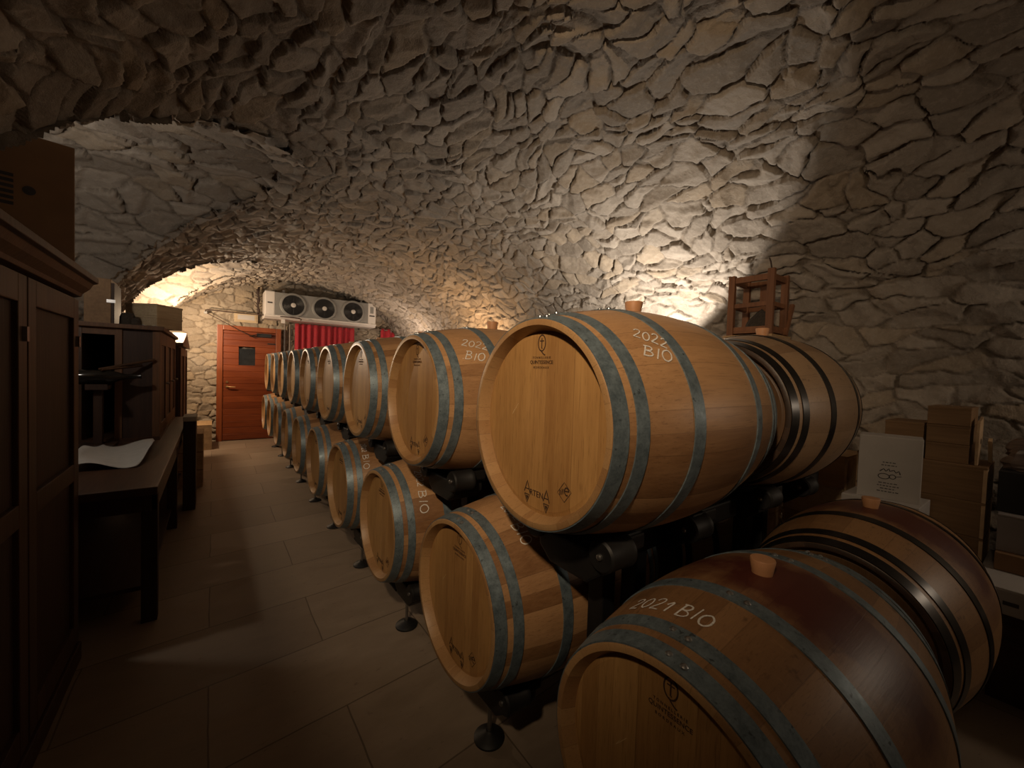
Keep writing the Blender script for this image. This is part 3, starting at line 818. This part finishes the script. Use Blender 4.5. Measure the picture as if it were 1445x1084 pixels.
def curtain(name, x0, x1, ztop, label, cutx=None):
    n = int((x1 - x0) / .012); nz = 30; vs = []; fs = []
    rd = random.Random(name + str(x0)); ph = rd.random() * 6
    for i in range(n + 1):
        x = x0 + (x1 - x0) * i / n
        zt = ztop if cutx is None else min(ztop, cutx(x))
        for j in range(nz + 1):
            z = .04 + (zt - .04) * j / nz
            d = .022 * math.sin((x - x0) * 52 + ph + .8 * math.sin(x * 9) + .15 * z) + .012 * math.sin(x * 23 + 1 + .3 * z)
            vs.append((x, YW - .075 + d, z))
    for i in range(n):
        for j in range(nz):
            a = i * (nz + 1) + j; fs.append((a, a + nz + 1, a + nz + 2, a + 1))
    m = MB(); m.add(vs, fs)
    o = m.build(name, M['red'], None, 'all')
    so = o.modifiers.new('cloth_thickness', 'SOLIDIFY'); so.thickness = .004
    return tag(o, label, 'curtain', 'red curtains on the end wall')
def vault_z(x): return VZ0 + VB * math.sqrt(max(0, 1 - ((x - VX0) / VA) ** 2))
curtain('curtain', .62, 1.77, 2.31, 'wide red curtain hanging below the cooling unit')
curtain('curtain', 2.36, 2.80, 2.36, 'narrow red curtain at the right edge of the end wall', lambda x: vault_z(x) - .12)
r = thing('curtain_rail', 'thin brown rail carrying the red curtains', 'rail', (0, 0, 0))
MB().tube([(.45, YW - .07, 2.33), (2.62, YW - .07, 2.33)], .012).build('rod', M['grey_pipe'], r, 40)
for x in (.5, 1.9, 2.3): MB().box(x - .012, x + .012, YW - .075, YW + .02, 2.30, 2.35).build('rail_bracket', M['grey_pipe'], r)
for k, x in enumerate((.44, .53)):
    tag(MB().tube([(x, YW - .045, 0), (x, YW - .045, 2.28)], .020 - .006 * k).build('wall_pipe', M['grey_pipe'], None, 40),
        ['thicker grey brown pipe running down beside the door', 'thinner pipe between thicker pipe and red curtain'][k], 'pipe', 'pipes beside the door')
# plaque, branch, hose and its modelled shadow line
t = thing('wall_plaque', 'small cream framed plaque above the door', 'plaque', (-.21, YW - .05, 2.34))
MB().box(-.17, .17, 0, .03, -.075, .075).box(-.19, .19, .008, .04, -.095, .095).build('frame', M['pine_pale'], t, bevel=.004)
MB().box(-.135, .135, -.004, .0, -.045, .045).build('plate', M['white_card'], t)
br = MB(); p = [(-.02, YW - .09, 2.42 + .012 * 0)]
rd = random.Random(9)
base = [(-.02 + .012 * math.sin(k * 1.7), YW - .09 + .008 * math.cos(k * 2.3), 2.42 + .065 * k) for k in range(9)]
br.tube(base, [.020 + .006 * math.sin(k * 2.1) for k in range(9)], 8)
for k in range(1, 9):
    for s in (-1, 1):
        if rd.random() < .75:
            b0 = Vector(base[k]); br.tube([b0, b0 + Vector((s * .03, -.01, .015)), b0 + Vector((s * rd.uniform(.045, .075), -.015, rd.uniform(.02, .06)))], [.009, .007, .004], 6)
tag(br.build('vine_branch', M['iron'], None, 'all'), 'knobbly dark vine branch standing on the plaque above the door', 'branch')
t = thing('hose', 'thin dark hose stretched across the wall above the door', 'hose', (0, 0, 0))
MB().tube([(-.83, YW - .16, 2.375), (-.83, YW - .17, 2.40), (-.80, YW - .17, 2.412), (-.3, YW - .18, 2.40), (.1, YW - .40, 2.385), (.45, AY - .07, 2.372), (.62, AY - .07, 2.365), (.66, AY - .07, 2.345), (.64, AY - .05, 2.325)], .010).build('pipe_run', M['iron'], t, 40)
MB().tube([(-.83, YW - .15, 2.36), (-.6, YW - .145, 2.24), (-.3, YW - .14, 2.07), (-.06, YW - .13, 1.95)], .006).build('shadow_line', M['iron'], t, 40)  # thin dark tube modelled in place of the hose's cast shadow
MB().lathe([(YW - .16, .001), (YW - .16, .026), (YW - .12, .026), (YW - .012, .012)], 16, 'y', (-.83, 0, 2.36)).build('wall_hook', M['grey_panel'], t, 40)

# ------------------------------------------------------------------ furniture along the left wall
# near tall cabinet
SX, SY0, SY1 = -1.235, -.75, 1.93
t = thing('tall_cabinet', 'tall dark wooden cabinet with cornice at the left edge, nearest to the viewer', 'cabinet', (0, 0, 0))
MB().box(-1.78, SX - .03, SY0, SY1 - .01, .06, 1.78).build('body', M['dark_wood'], t)
pl = MB().box(-1.80, SX + .01, SY0 - .01, SY1, 0, .09); pl.build('plinth', M['dark_wood_y'], t, bevel=.006)
cor = [(SX - .035, 1.765), (SX + .0, 1.775), (SX + .005, 1.79), (SX + .03, 1.815), (SX + .042, 1.84), (SX + .06, 1.845), (SX + .06, 1.872), (-1.80, 1.872), (-1.80, 1.765)]
MB().prism(cor, SY0 - .05, SY1 + .045, 'y').build('cornice', M['mid_wood'], t, bevel=.003)
nd = 4; wd = (SY1 - SY0) / nd
for k in range(nd):
    a, b = SY0 + k * wd, SY0 + (k + 1) * wd
    d = MB().box(SX - .03, SX, a + .006, a + .085, .10, 1.755).box(SX - .03, SX, b - .085, b - .006, .10, 1.755).box(SX - .03, SX, a + .085, b - .085, .10, .20).box(SX - .03, SX, a + .085, b - .085, 1.66, 1.755).box(SX - .03, SX, a + .085, b - .085, .90, .98).build('door_frame', M['mid_wood'], t, bevel=.004)
    MB().box(SX - .026, SX - .016, a + .08, b - .08, .19, .91).box(SX - .026, SX - .016, a + .08, b - .08, .97, 1.67).build('door_panel', M['dark_wood'], d)
    MB().box(SX, SX + .012, b - .055, b - .035, 1.53, 1.58).build('latch', M['steel'], d)
# carton on the cabinet
t = thing('cardboard_box', 'big brown cardboard box with dark print on top of the near tall cabinet', 'box', (-1.195, 1.645, 1.873), math.radians(13.5))
MB().box(-.52, 0, 0, .24, 0, .492).build('carton', M['cardboard'], t, bevel=.004)
MB().box(-.28, -.24, -.0015, .0005, 0, .492).build('closing_flap', M['cardboard'], t)
pm = MB(); rd = random.Random(4)
for k in range(6): pm.box(-.215, -.165, -.001, 0, .20 + .022 * k, .213 + .022 * k)
pm.box(-.285, -.262, -.001, 0, .235, .275); pm.lathe([(-.001, .018), (-.001, .001)], 16, 'y', (-.125, 0, .27))
pm.build('printed_mark', M['ink'], t)
# long bench
t = thing('work_bench', 'long dark wooden bench table along the left wall carrying a cupboard', 'table', (0, 0, 0))
MB().box(-1.78, -.95, 1.985, 5.45, .755, .80).build('table_top', M['dark_wood_y'], t, bevel=.006)
MB().box(-.985, -.965, 2.12, 5.4, .64, .755).box(-1.75, -.985, 2.10, 2.12, .64, .755).build('apron', M['dark_wood_y'], t)
for x in (-1.72, -1.03):
    for y in (2.12, 3.7, 5.33): MB().box(x, x + .07, y, y + .07, 0, .755).build('leg', M['dark_wood'], t, bevel=.004)
MB().box(-1.72, -1.0, 2.2, 5.35, .16, .185).build('low_shelf', M['dark_wood_y'], t)
# sheet of paper on bench
def sheet(name, x0, x1, y0, y1, z, mat, seed, curl=.015, rot=0.):
    rd = np.random.default_rng(seed); nx, ny = 14, 24; vs = []; fs = []
    ph = rd.random(4) * 6
    for i in range(nx + 1):
        for j in range(ny + 1):
            u, v = i / nx, j / ny
            w = .72 + .28 * math.sin(PI * min(1, max(0, v * .94 + .03))) ** .6
            x = x0 + (x1 - x0) * (.5 + (u - .5) * w); y = y0 + (y1 - y0) * v
            h = curl * (.5 + .5 * math.sin(5 * u + ph[0] + 3 * v)) * (.4 + .6 * abs(math.sin(4 * v + ph[1]))) + curl * 1.2 * (abs(u - .5) * 2) ** 4 * (.5 + .5 * math.sin(7 * v + ph[2]))
            vs.append((x, y, z + .002 + h))
    for i in range(nx):
        for j in range(ny):
            a = i * (ny + 1) + j; fs.append((a, a + 1, a + ny + 2, a + ny + 1))
    m = MB(); m.add(vs, fs); o = m.build(name, mat, None, 'all')
    so = o.modifiers.new('sheet_thickness', 'SOLIDIFY'); so.thickness = .002
    return o
tag(sheet('paper_sheet', -1.42, -1.06, 2.55, 3.42, .80, M['paper'], 3, .05), 'crumpled white paper sheet lying on the long bench', 'paper')
# cupboard on the bench
CX0, CX1, CY0, CY1, CZ0, CZ1 = -1.56, -1.075, 3.66, 5.40, .80, 1.76
t = thing('cupboard', 'dark open ended wooden cupboard standing on the long bench', 'cupboard', (0, 0, 0))
MB().box(CX0 - .03, CX1 + .025, CY0 - .03, CY1 + .03, CZ1 - .035, CZ1).build('top_board', M['case_wood'], t, bevel=.005)
MB().box(CX0, CX1, CY0, CY1, CZ0, CZ0 + .03).build('bottom_board', M['dark_wood_y'], t)
MB().box(CX0, CX0 + .02, CY0, CY1, CZ0 + .03, CZ1 - .035).build('back_panel', M['dark_wood_y'], t)
MB().box(CX0, CX1, CY1 - .02, CY1, CZ0 + .03, CZ1 - .035).build('side_panel', M['dark_wood'], t)
MB().box(CX0 + .205, CX0 + .25, CY0, CY0 + .035, CZ0 + .03, CZ1 - .035).build('post', M['case_wood'], t, bevel=.003)
MB().box(CX0 + .02, CX0 + .205, CY0 + .005, CY0 + .03, CZ1 - .09, CZ1 - .035).build('rail', M['case_wood'], t)
MB().box(CX0 + .25, CX1 - .05, CY0 + .012, CY0 + .024, CZ0 + .03, CZ1 - .035).build('end_panel', M['dark_wood'], t)
MB().box(CX1 - .05, CX1, CY0, CY0 + .035, CZ0 + .03, CZ1 - .035).build('corner_post', M['case_wood'], t, bevel=.003)
for k in range(3):
    a, b = CY0 + .04 + k * .56, CY0 + .04 + (k + 1) * .56
    d = MB().box(CX1 - .022, CX1, a, a + .09, CZ0 + .035, CZ1 - .04).box(CX1 - .022, CX1, b - .09, b - .005, CZ0 + .035, CZ1 - .04).box(CX1 - .022, CX1, a + .09, b - .09, CZ0 + .035, CZ0 + .13).box(CX1 - .022, CX1, a + .09, b - .09, CZ1 - .15, CZ1 - .04).build('door', M['case_wood'], t, bevel=.003)
    MB().box(CX1 - .018, CX1 - .010, a + .085, b - .085, CZ0 + .125, CZ1 - .145).build('door_panel', M['dark_wood'], d)
    MB().lathe([(CX1, .006), (CX1 + .018, .012), (CX1 + .026, .009), (CX1 + .028, .001)], 14, 'x', (0, b - .045, 1.26)).build('knob', M['steel'], d, 40)
# bottle and sticks in front of the cupboard
b = MB().lathe([(0, .001), (0, .05), (.02, .056), (.20, .056), (.26, .030), (.30, .018), (.37, .016), (.375, .019), (.385, .019), (.385, .001)], 28, 'x', (0, 0, 0)).build('glass_bottle', M['bottle'], None, 40)
b.location = (-1.56, 3.50, 1.33); b.rotation_euler = (0, math.radians(-2), .1)
tag(b, 'dark bottle lying across a small bracket in front of the cupboard', 'bottle')
s = thing('bottle_stand', 'dark wooden stand holding the lying bottle on the bench', 'stand', (-1.42, 3.50, .80))
MB().box(-.10, .10, -.09, .09, 0, .02).build('base', M['dark_wood'], s, bevel=.004)
MB().box(-.025, .025, -.03, .03, .02, .44).build('post', M['dark_wood'], s, bevel=.004)
MB().prism([(-.08, .44), (.08, .44), (.08, .482), (.045, .472), (0, .468), (-.045, .472), (-.08, .482)], -.06, .06, 'x').build('cradle', M['dark_wood'], s)
for k, (p0, p1, lab) in enumerate((((-1.42, 3.50, 1.392), (-1.11, 3.645, 1.48), 'longer thin wooden stick lying over the dark bottle against the cupboard'), ((-1.40, 3.47, 1.39), (-1.19, 3.645, 1.43), 'shorter thin wooden stick lying over the dark bottle'))):
    tag(MB().tube([p0, p1], .011, 10).build('wooden_stick', M['mid_wood'], None, 40), lab, 'stick', 'sticks leaning on the cupboard')
# things on the cupboard
t = thing('latched_case', 'orange brown upright wooden case with metal latch on the cupboard', 'case', (-1.54, 3.72, CZ1))
MB().box(0, .155, 0, .30, 0, .36).build('body', M['pine_dark'], t, bevel=.004)
MB().box(.155, .175, 0, .30, 0, .33).build('lid', M['dark_wood'], t, bevel=.003)
MB().box(.13, .182, -.006, 0, .17, .195).build('latch', M['rivet'], t)
for k, (x, y, w, lab) in enumerate(((-1.30, 3.84, .085, 'larger black rounded bundle lying on the cupboard beside the wooden case'), (-1.235, 3.735, .05, 'small black rounded bundle lying in front of the pale crates on the cupboard'))):
    t = thing('black_bundle', lab, 'bundle', (x, y, CZ1), 0, 'black bundles on the cupboard')
    MB().lathe([(.012, w * .62), (.05 * w / .06, w * .6), (.075 * w / .06, w * .45), (.08 * w / .06, .001)], 28, 'z').build('padded_top', M['cloth_dark'], t, 60)
    MB().lathe([(0, .001), (0, w * .9), (.004, w), (.013, w * .62)], 28, 'z').build('rolled_edge', M['cloth_dark'], t, 60)
tag(sheet('paper_slip', -1.20, -1.10, 3.69, 3.80, CZ1, M['paper'], 8, .006), 'white paper slip on the cupboard edge beside pale crates', 'paper')
for k in range(2):
    t = thing('wooden_crate', ['lower pale pine box of the pair on the cupboard', 'upper pale pine box of the pair on the cupboard'][k], 'crate', (-1.115, 3.845, CZ1 + .105 * k), math.radians(0), 'pale boxes on the cupboard')
    a = math.radians(56); t.rotation_euler = (0, 0, a)
    MB().box(0, .29, 0, .265, 0, .088).build('body', M['pine_pale'], t, bevel=.003)
    MB().box(-.003, .293, -.003, .268, .088, .104).build('lid', M['pine_pale'], t, bevel=.002)
# further tall cabinet with gabled cornice
t = thing('gabled_cabinet', 'tall dark cabinet with peaked cornice beyond the bench, beside the end wall', 'cabinet', (0, 0, 0))
MB().box(-1.58, -1.06, 5.60, 7.2, 0, 1.66).build('body', M['dark_wood'], t)
MB().prism([(5.54, 1.66), (5.54, 1.70), (6.4, 1.86), (7.26, 1.70), (7.26, 1.66)], -1.60, -1.01, 'x').build('pediment', M['dark_wood_y'], t, bevel=.004)
for k in range(2):
    a, b = 5.63 + k * .78, 5.63 + (k + 1) * .78 - .01
    d = MB().box(-1.06, -1.035, a, a + .09, .08, 1.64).box(-1.06, -1.035, b - .09, b, .08, 1.64).box(-1.06, -1.035, a + .09, b - .09, .08, .18).box(-1.06, -1.035, a + .09, b - .09, 1.54, 1.64).build('door', M['mid_wood'], t, bevel=.003)
    MB().box(-1.062, -1.048, a + .085, b - .085, .17, 1.55).build('door_panel', M['dark_wood'], d)
# narrow tall box with white sheet, stacks of cases by the bench end
t = thing('tall_narrow_box', 'tall narrow dark box with white paper top standing against the bench', 'box', (-.945, 4.2, 0))
MB().box(0, .10, 0, .30, 0, .885).build('body', M['dark_wood'], t, bevel=.004)
MB().box(-.004, .104, -.004, .30, .885, .93).build('paper_top', M['paper'], t, bevel=.004)
def wine_case(label, x0, x1, y0, y1, z0, z1, mat='pine', edge='box_end', group=None, rz=0., slats=True, lidname='lid'):
    cx, cy = (x0 + x1) / 2, (y0 + y1) / 2
    t = thing('wine_case', label, 'wooden case', (cx, cy, z0), rz, group)
    hx, hy, h = (x1 - x0) / 2, (y1 - y0) / 2, z1 - z0 - .001
    MB().box(-hx, hx, -hy + .014, hy - .014, 0, h - .012).build('body', M[mat], t, bevel=.002)
    e = MB(); 
    for s in (-1, 1):
        MB().box(-hx, hx, min(s * hy, s * (hy - .014)), max(s * hy, s * (hy - .014)), 0, h - .012).build('end_board', M[edge], t, bevel=.0015)
    MB().box(-hx - .002, hx, -hy, hy, h - .012, h).build(lidname, M[mat], t, bevel=.0015)
    return t
for k, lab in enumerate(('lowest case of the left floor stack near the narrow box', 'middle case of the left floor stack near the narrow box', 'topmost case of the left floor stack near the narrow box')):
    wine_case(lab, -1.05, -.80, 5.10, 5.55, .21 * k, .21 * (k + 1), 'pine_dark' if k < 2 else 'pine', group='cases on the floor at left')
for k, lab in enumerate(('lower pine case on the floor against the end wall left of the door', 'upper pine case on the floor against the end wall left of the door')):
    wine_case(lab, -1.05, -.72, 7.55, 8.2, .21 * k, .21 * (k + 1), 'pine', group='cases on the floor at left')

# ------------------------------------------------------------------ right side: cases and cartons by the wall
NAMES = ['bottom', 'second', 'third', 'fourth', 'fifth', 'topmost']
for k in range(6):
    wine_case('%s large wooden case of the stack right of the white carton' % (NAMES[k] if k in (0, 5) else NAMES[k] + ' from bottom,'), 2.40, 2.74, -.675, -.165, .18 * k, .18 * (k + 1), 'pine_dark', group='large cases by the right wall')
sm = [(-.355, 1.08), (-.355, 1.178), (-.525, 1.08), (-.525, 1.178), (-.525, 1.276)]
sl = ['lower left small box on the large cases', 'upper left small box on the large cases', 'lower right small box on the large cases', 'middle right small box on the large cases', 'topmost small box above the others on the large cases']
for (y, z), l in zip(sm, sl):
    t = thing('small_wooden_box', l, 'box', (2.44, y, z), 0, 'small boxes on the large cases')
    MB().box(0, .28, -.080, .080, 0, .084).build('body', M['pine_dark'], t, bevel=.002)
    MB().box(-.002, .28, -.081, .081, .084, .0965).build('lid', M['pine_dark'], t, bevel=.0015)
t = thing('split_board', 'pale broken board with dark knot leaning on the small boxes', 'board', (2.44, -.625, 1.08))
m = MB().prism([(0, 0), (.09, 0), (.10, .09), (.14, .12), (.15, .20), (.145, .245), (.115, .235), (.02, .225), (0, .17)], -.012, 0, 'y'); m.build('board', M['box_end'], t, bevel=.002)
MB().lathe([(-.0135, .014), (-.0125, .014), (-.0135, .001)], 12, 'y', (.07, 0, .12)).build('knot', M['ink'], t)
tag(MB().prism([(2.56, 1.20), (2.585, 1.215), (2.66, 1.095), (2.635, 1.081)], -.672, -.658, 'y').build('wood_splinter', M['box_end']), 'short pale slat leaning at the right end of the large cases', 'slat')
# white carton on another carton
def carton(name, label, x0, x1, y0, y1, z0, z1, mat, flap=True, group=None):
    t = thing(name, label, 'carton', ((x0 + x1) / 2, (y0 + y1) / 2, z0), 0, group)
    hx, hy, h = (x1 - x0) / 2, (y1 - y0) / 2, z1 - z0 - .001
    MB().box(-hx, hx, -hy, hy, 0, h).build('carton', M[mat], t, bevel=.004)
    MB().box(-hx - .001, -hx + .0, -hy + .002, hy - .002, h * .0, .02).build('flap_edge', M[mat], t)
    return t, hx, hy, h
for k in range(3):
    wine_case(['bottom wooden case under the white cartons', 'middle wooden case under the white cartons', 'upper wooden case under the white cartons'][k], 2.12, 2.39, -.50, -.12, .175 * k, .175 * (k + 1), 'pine_dark', group='cases under the white cartons')
t, hx, hy, h = carton('white_carton', 'flattened white carton under the printed white carton by the right wall', 2.10, 2.385, -.485, -.175, .525, .872, 'white_card')
t, hx, hy, h = carton('white_carton', 'upright white carton with dark handwriting print, right of rear barrels', 2.165, 2.33, -.462, -.213, .872, 1.205, 'white_card')
t.rotation_euler = (0, 0, math.radians(10))
m = MB(); rd = random.Random(21)
def on_box(u, v, hh=0.): return (-hx - .0008 - hh, -u, v)
for v, w in ((.195, .05), (.18, .06), (.085, .075), (.07, .085), (.055, .06), (.04, .085)):
    u = -w / 2
    while u < w / 2:
        l = rd.uniform(.006, .014); ribbon(m, [(u, v + rd.uniform(-.001, .001)), (min(w / 2, u + l), v)], .0045, on_box); u += l + .004
ribbon(m, [(-.035, .145), (-.02, .16), (-.01, .148), (.0, .163), (.005, .15), (.02, .158), (.028, .146), (.04, .155), (.045, .138)], .005, on_box, .0002)
ribbon(m, ell(-.018, .12, .022, .014), .004, on_box, .0002); ribbon(m, ell(.016, .122, .012, .011), .004, on_box, .0002); ribbon(m, [(.028, .125), (.05, .13)], .003, on_box, .0002)
m.build('printed_text', M['ink'], t)
# pale case behind the rear barrel and stack that carries the old crate
for k in range(5):
    wine_case(['lowest', 'second', 'third', 'fourth', 'top'][k] + ' pale pine case of the stack under the white carton side, behind the rear barrels', 2.45, 2.78, -.11, .23, .205 * k, .205 * (k + 1), 'pine' if k % 2 == 0 else 'pine_pale', group='pale cases behind the rear barrels')
for k in range(9):
    wine_case(('topmost' if k == 8 else 'case ' + ['at the foot', 'next to the foot', 'third up', 'fourth up', 'in the middle', 'above the middle', 'seventh up', 'second from top'][k]) + ' of the tall stack carrying the old open crate', 2.16, 2.46, .24, .55, .198 * k, .198 * (k + 1), 'pine', group='tall stack under the old crate')
KZ = .198 * 9
t = thing('old_bottle_crate', 'old open slatted wooden crate standing above the rear barrel', 'crate', (2.19, .27, KZ))
cw, cd, ch = .22, .245, .41                                      # X depth, Y width, height
for x, y in ((0, 0), (0, cd), (cw, 0), (cw, cd)):
    MB().box(x - .016, x + .016, y - .021, y + .021, 0, ch + (.015 if (x, y) == (0, 0) else 0)).build('corner_post', M['crate'], t, bevel=.004)
for z0_, z1_ in ((.025, .055), (.185, .215), (.355, .395)):
    for x in (0, cw): MB().box(x - .010, x + .010, .021, cd - .021, z0_, z1_).build('slat', M['crate'], t, bevel=.003)
    for y in (0, cd): MB().box(.016, cw - .016, y - .010, y + .010, z0_, z1_).build('slat', M['crate'], t, bevel=.003)
MB().box(-.01, cw + .01, -.015, cd + .015, .012, .025).build('floor_board', M['crate'], t)
MB().box(cw - .012, cw + .012, cd * .42, cd * .62, .055, .355).build('middle_slat', M['crate'], t)
MB().box(cw + .004, cw + .028, -.035, -.008, .0, .24, Matrix.Translation((cw, -.02, .10)) @ Matrix.Rotation(math.radians(25), 4, 'Y') @ Matrix.Translation((-cw, .02, -.10))).build('loose_slat', M['crate'], t)
MB().tube([(0, 0, ch), (.004, .012, ch + .06), (0, .02, ch + .085)], .005).build('wire_hook', M['iron'], t)
sk = MB(); n1, n2 = 16, 10
vs = []; rd = random.Random(2)
for i in range(n2 + 1):
    f = i / n2; r = math.sqrt(max(0, 1 - f ** 1.6))
    for j in range(n1):
        a = 2 * PI * j / n1; q = 1 + .13 * math.sin(3 * a + f * 4) + .06 * math.sin(7 * a)
        vs.append((cw / 2 + .085 * r * math.cos(a) * q, cd * .40 + .085 * r * math.sin(a) * q, .026 + .145 * f * (1 + .1 * math.sin(2 * a))))
fs = [(i * n1 + j, i * n1 + (j + 1) % n1, (i + 1) * n1 + (j + 1) % n1, (i + 1) * n1 + j) for i in range(n2) for j in range(n1)]
o = bpy.data.objects.new('dark_sack', None)
sk.add(vs, fs + [tuple(range(n1))[::-1]])
o = sk.build('dark_sack', M['cloth_dark'], None, 'all'); o.location = (2.19, .27, KZ)
tag(o, 'dark lump of sacking lying inside the old open crate', 'sack')
# darker things at the right edge
wine_case('dark case on the floor at the right edge', 2.30, 2.72, -1.30, -.72, 0, .30, 'dark_wood_y', 'dark_wood', 'right edge boxes')
wine_case('dark case on the first one at the right edge', 2.30, 2.72, -1.30, -.72, .30, .50, 'dark_wood_y', 'dark_wood', 'right edge boxes')
t = thing('white_tray', 'white foam box lid with a dark handle slot at the right edge', 'tray', (2.22, -.98, .50))
MB().box(-.17, .45, -.30, .30, 0, .115).build('tray', M['white_card'], t, bevel=.012)
MB().box(-.1715, -.169, .17, .215, .045, .062).build('handle_slot', M['ink'], t)
MB().box(2.30, 2.72, -1.30, -.72, .616, .70).build('brown_carton', M['cardboard'], None, bevel=.004)
tag(bpy.data.objects['brown_carton'], 'flat brown carton between white tray and grey box at the right edge', 'carton')
t = thing('grey_carton', 'plain grey box at the right edge above the brown carton', 'carton', (2.34, -1.28, .701))
MB().box(0, .38, 0, .56, 0, .165).build('carton', M['grey_card'], t, bevel=.004)
MB().box(-.002, .382, -.002, .562, .165, .175).build('lid', M['grey_card'], t, bevel=.003)
t = thing('bottle_bag', 'dark box under a crumpled plastic bag at the right edge', 'bag', (2.40, -1.25, .877))
MB().box(0, .34, 0, .54, 0, .20).build('box', M['black'], t, bevel=.004)
vs = []; rd2 = np.random.default_rng(6)
n1, n2 = 22, 12
for i in range(n2 + 1):
    f = i / n2; r = math.sqrt(max(0.0, 1 - f ** 2.2))
    for j in range(n1):
        a = 2 * PI * j / n1; q = 1 + .16 * math.sin(3 * a + f * 5) + .09 * math.sin(7 * a - 4 * f) + .05 * rd2.normal()
        vs.append((.17 + .14 * r * math.cos(a) * q, .33 + .20 * r * math.sin(a) * q, .20 + .20 * f))
fs = [(i * n1 + j, i * n1 + (j + 1) % n1, (i + 1) * n1 + (j + 1) % n1, (i + 1) * n1 + j) for i in range(n2) for j in range(n1)]
m = MB(); m.add(vs, fs); m.build('plastic_bag', M['plastic'], t)

# ------------------------------------------------------------------ light
def spot(name, loc, target, power, colr, angle, blend=.1, r=.05):
    l = bpy.data.lights.new(name, 'SPOT'); l.energy = power; l.color = colr; l.spot_size = math.radians(angle); l.spot_blend = blend; l.shadow_soft_size = r
    o = bpy.data.objects.new(name, l); col.objects.link(o); o.location = loc
    o.rotation_euler = (Vector(target) - Vector(loc)).to_track_quat('-Z', 'Y').to_euler(); return o
def point(name, loc, power, colr, r=.05):
    l = bpy.data.lights.new(name, 'POINT'); l.energy = power; l.color = colr; l.shadow_soft_size = r
    o = bpy.data.objects.new(name, l); col.objects.link(o); o.location = loc; return o
WHITE, WARM, COOL = (1, .89, .76), (1, .62, .32), (.95, .97, 1)
def beam(o, axis, floor_=0.):
    """floodlight reflector: output falls off with the cosine from the reflector's axis (an IES-like distribution)"""
    l = o.data; l.use_nodes = True; nt = l.node_tree; N = NB(nt)
    em = [n for n in nt.nodes if n.type == 'EMISSION'][0]
    inc = N.n('ShaderNodeNewGeometry').outputs['Incoming']
    a = Vector(axis).normalized()
    d = N.n('ShaderNodeVectorMath', {0: inc, 1: tuple(-a * BEAM_SIGN)}, operation='DOT_PRODUCT').outputs['Value']
    N.link(N.math('MAXIMUM', d, floor_), em.inputs['Strength'])
BEAM_SIGN = -1
beam(spot('uplight_near', (2.45, 1.25, 1.5), (2.20, 1.70, 2.36), 160, WHITE, 142, .12), (.30, .25, .9), .04)
beam(spot('uplight_middle', (2.5, 4.55, 1.45), (2.2, 4.7, 2.4), 110, WARM, 150, .3), (.3, .1, .9), .04)
beam(spot('uplight_far', (2.45, 6.9, 1.45), (2.2, 7.0, 2.4), 95, (1, .78, .6), 150, .3), (.3, 0, .9), .04)
point('bay_lamp', (-1.84, 2.35, 2.28), 13, (1, .90, .78))
point('bay_lamp_far', (-1.60, 6.0, 2.10), 75, (1, .88, .72))
point('door_lamp', (-1.14, 7.32, 2.12), 95, (1, .72, .46))
spot('cabinet_spot', (-1.50, -1.1, 2.60), (.4, .9, 2.0), 185, (1, .74, .48), 90, 1, .06)
point('entrance_lamp', (2.4, -2.05, 1.70), 11, (1, .80, .60), .10)
w = bpy.data.worlds.new('world'); scene.world = w; w.use_nodes = True
w.node_tree.nodes['Background'].inputs[0].default_value = (.02, .012, .008, 1); w.node_tree.nodes['Background'].inputs[1].default_value = .1

# ------------------------------------------------------------------ view
vs_ = scene.view_settings
scene.display_settings.display_device = 'sRGB'
vs_.view_transform = 'Standard'; vs_.look = 'None'; vs_.gamma = 1.0; vs_.exposure = 0.0
vs_.use_curve_mapping = False
scene.cycles.use_denoising = True
scene.cycles.max_bounces = 8; scene.cycles.diffuse_bounces = 4
scene.cycles.sample_clamp_indirect = 4
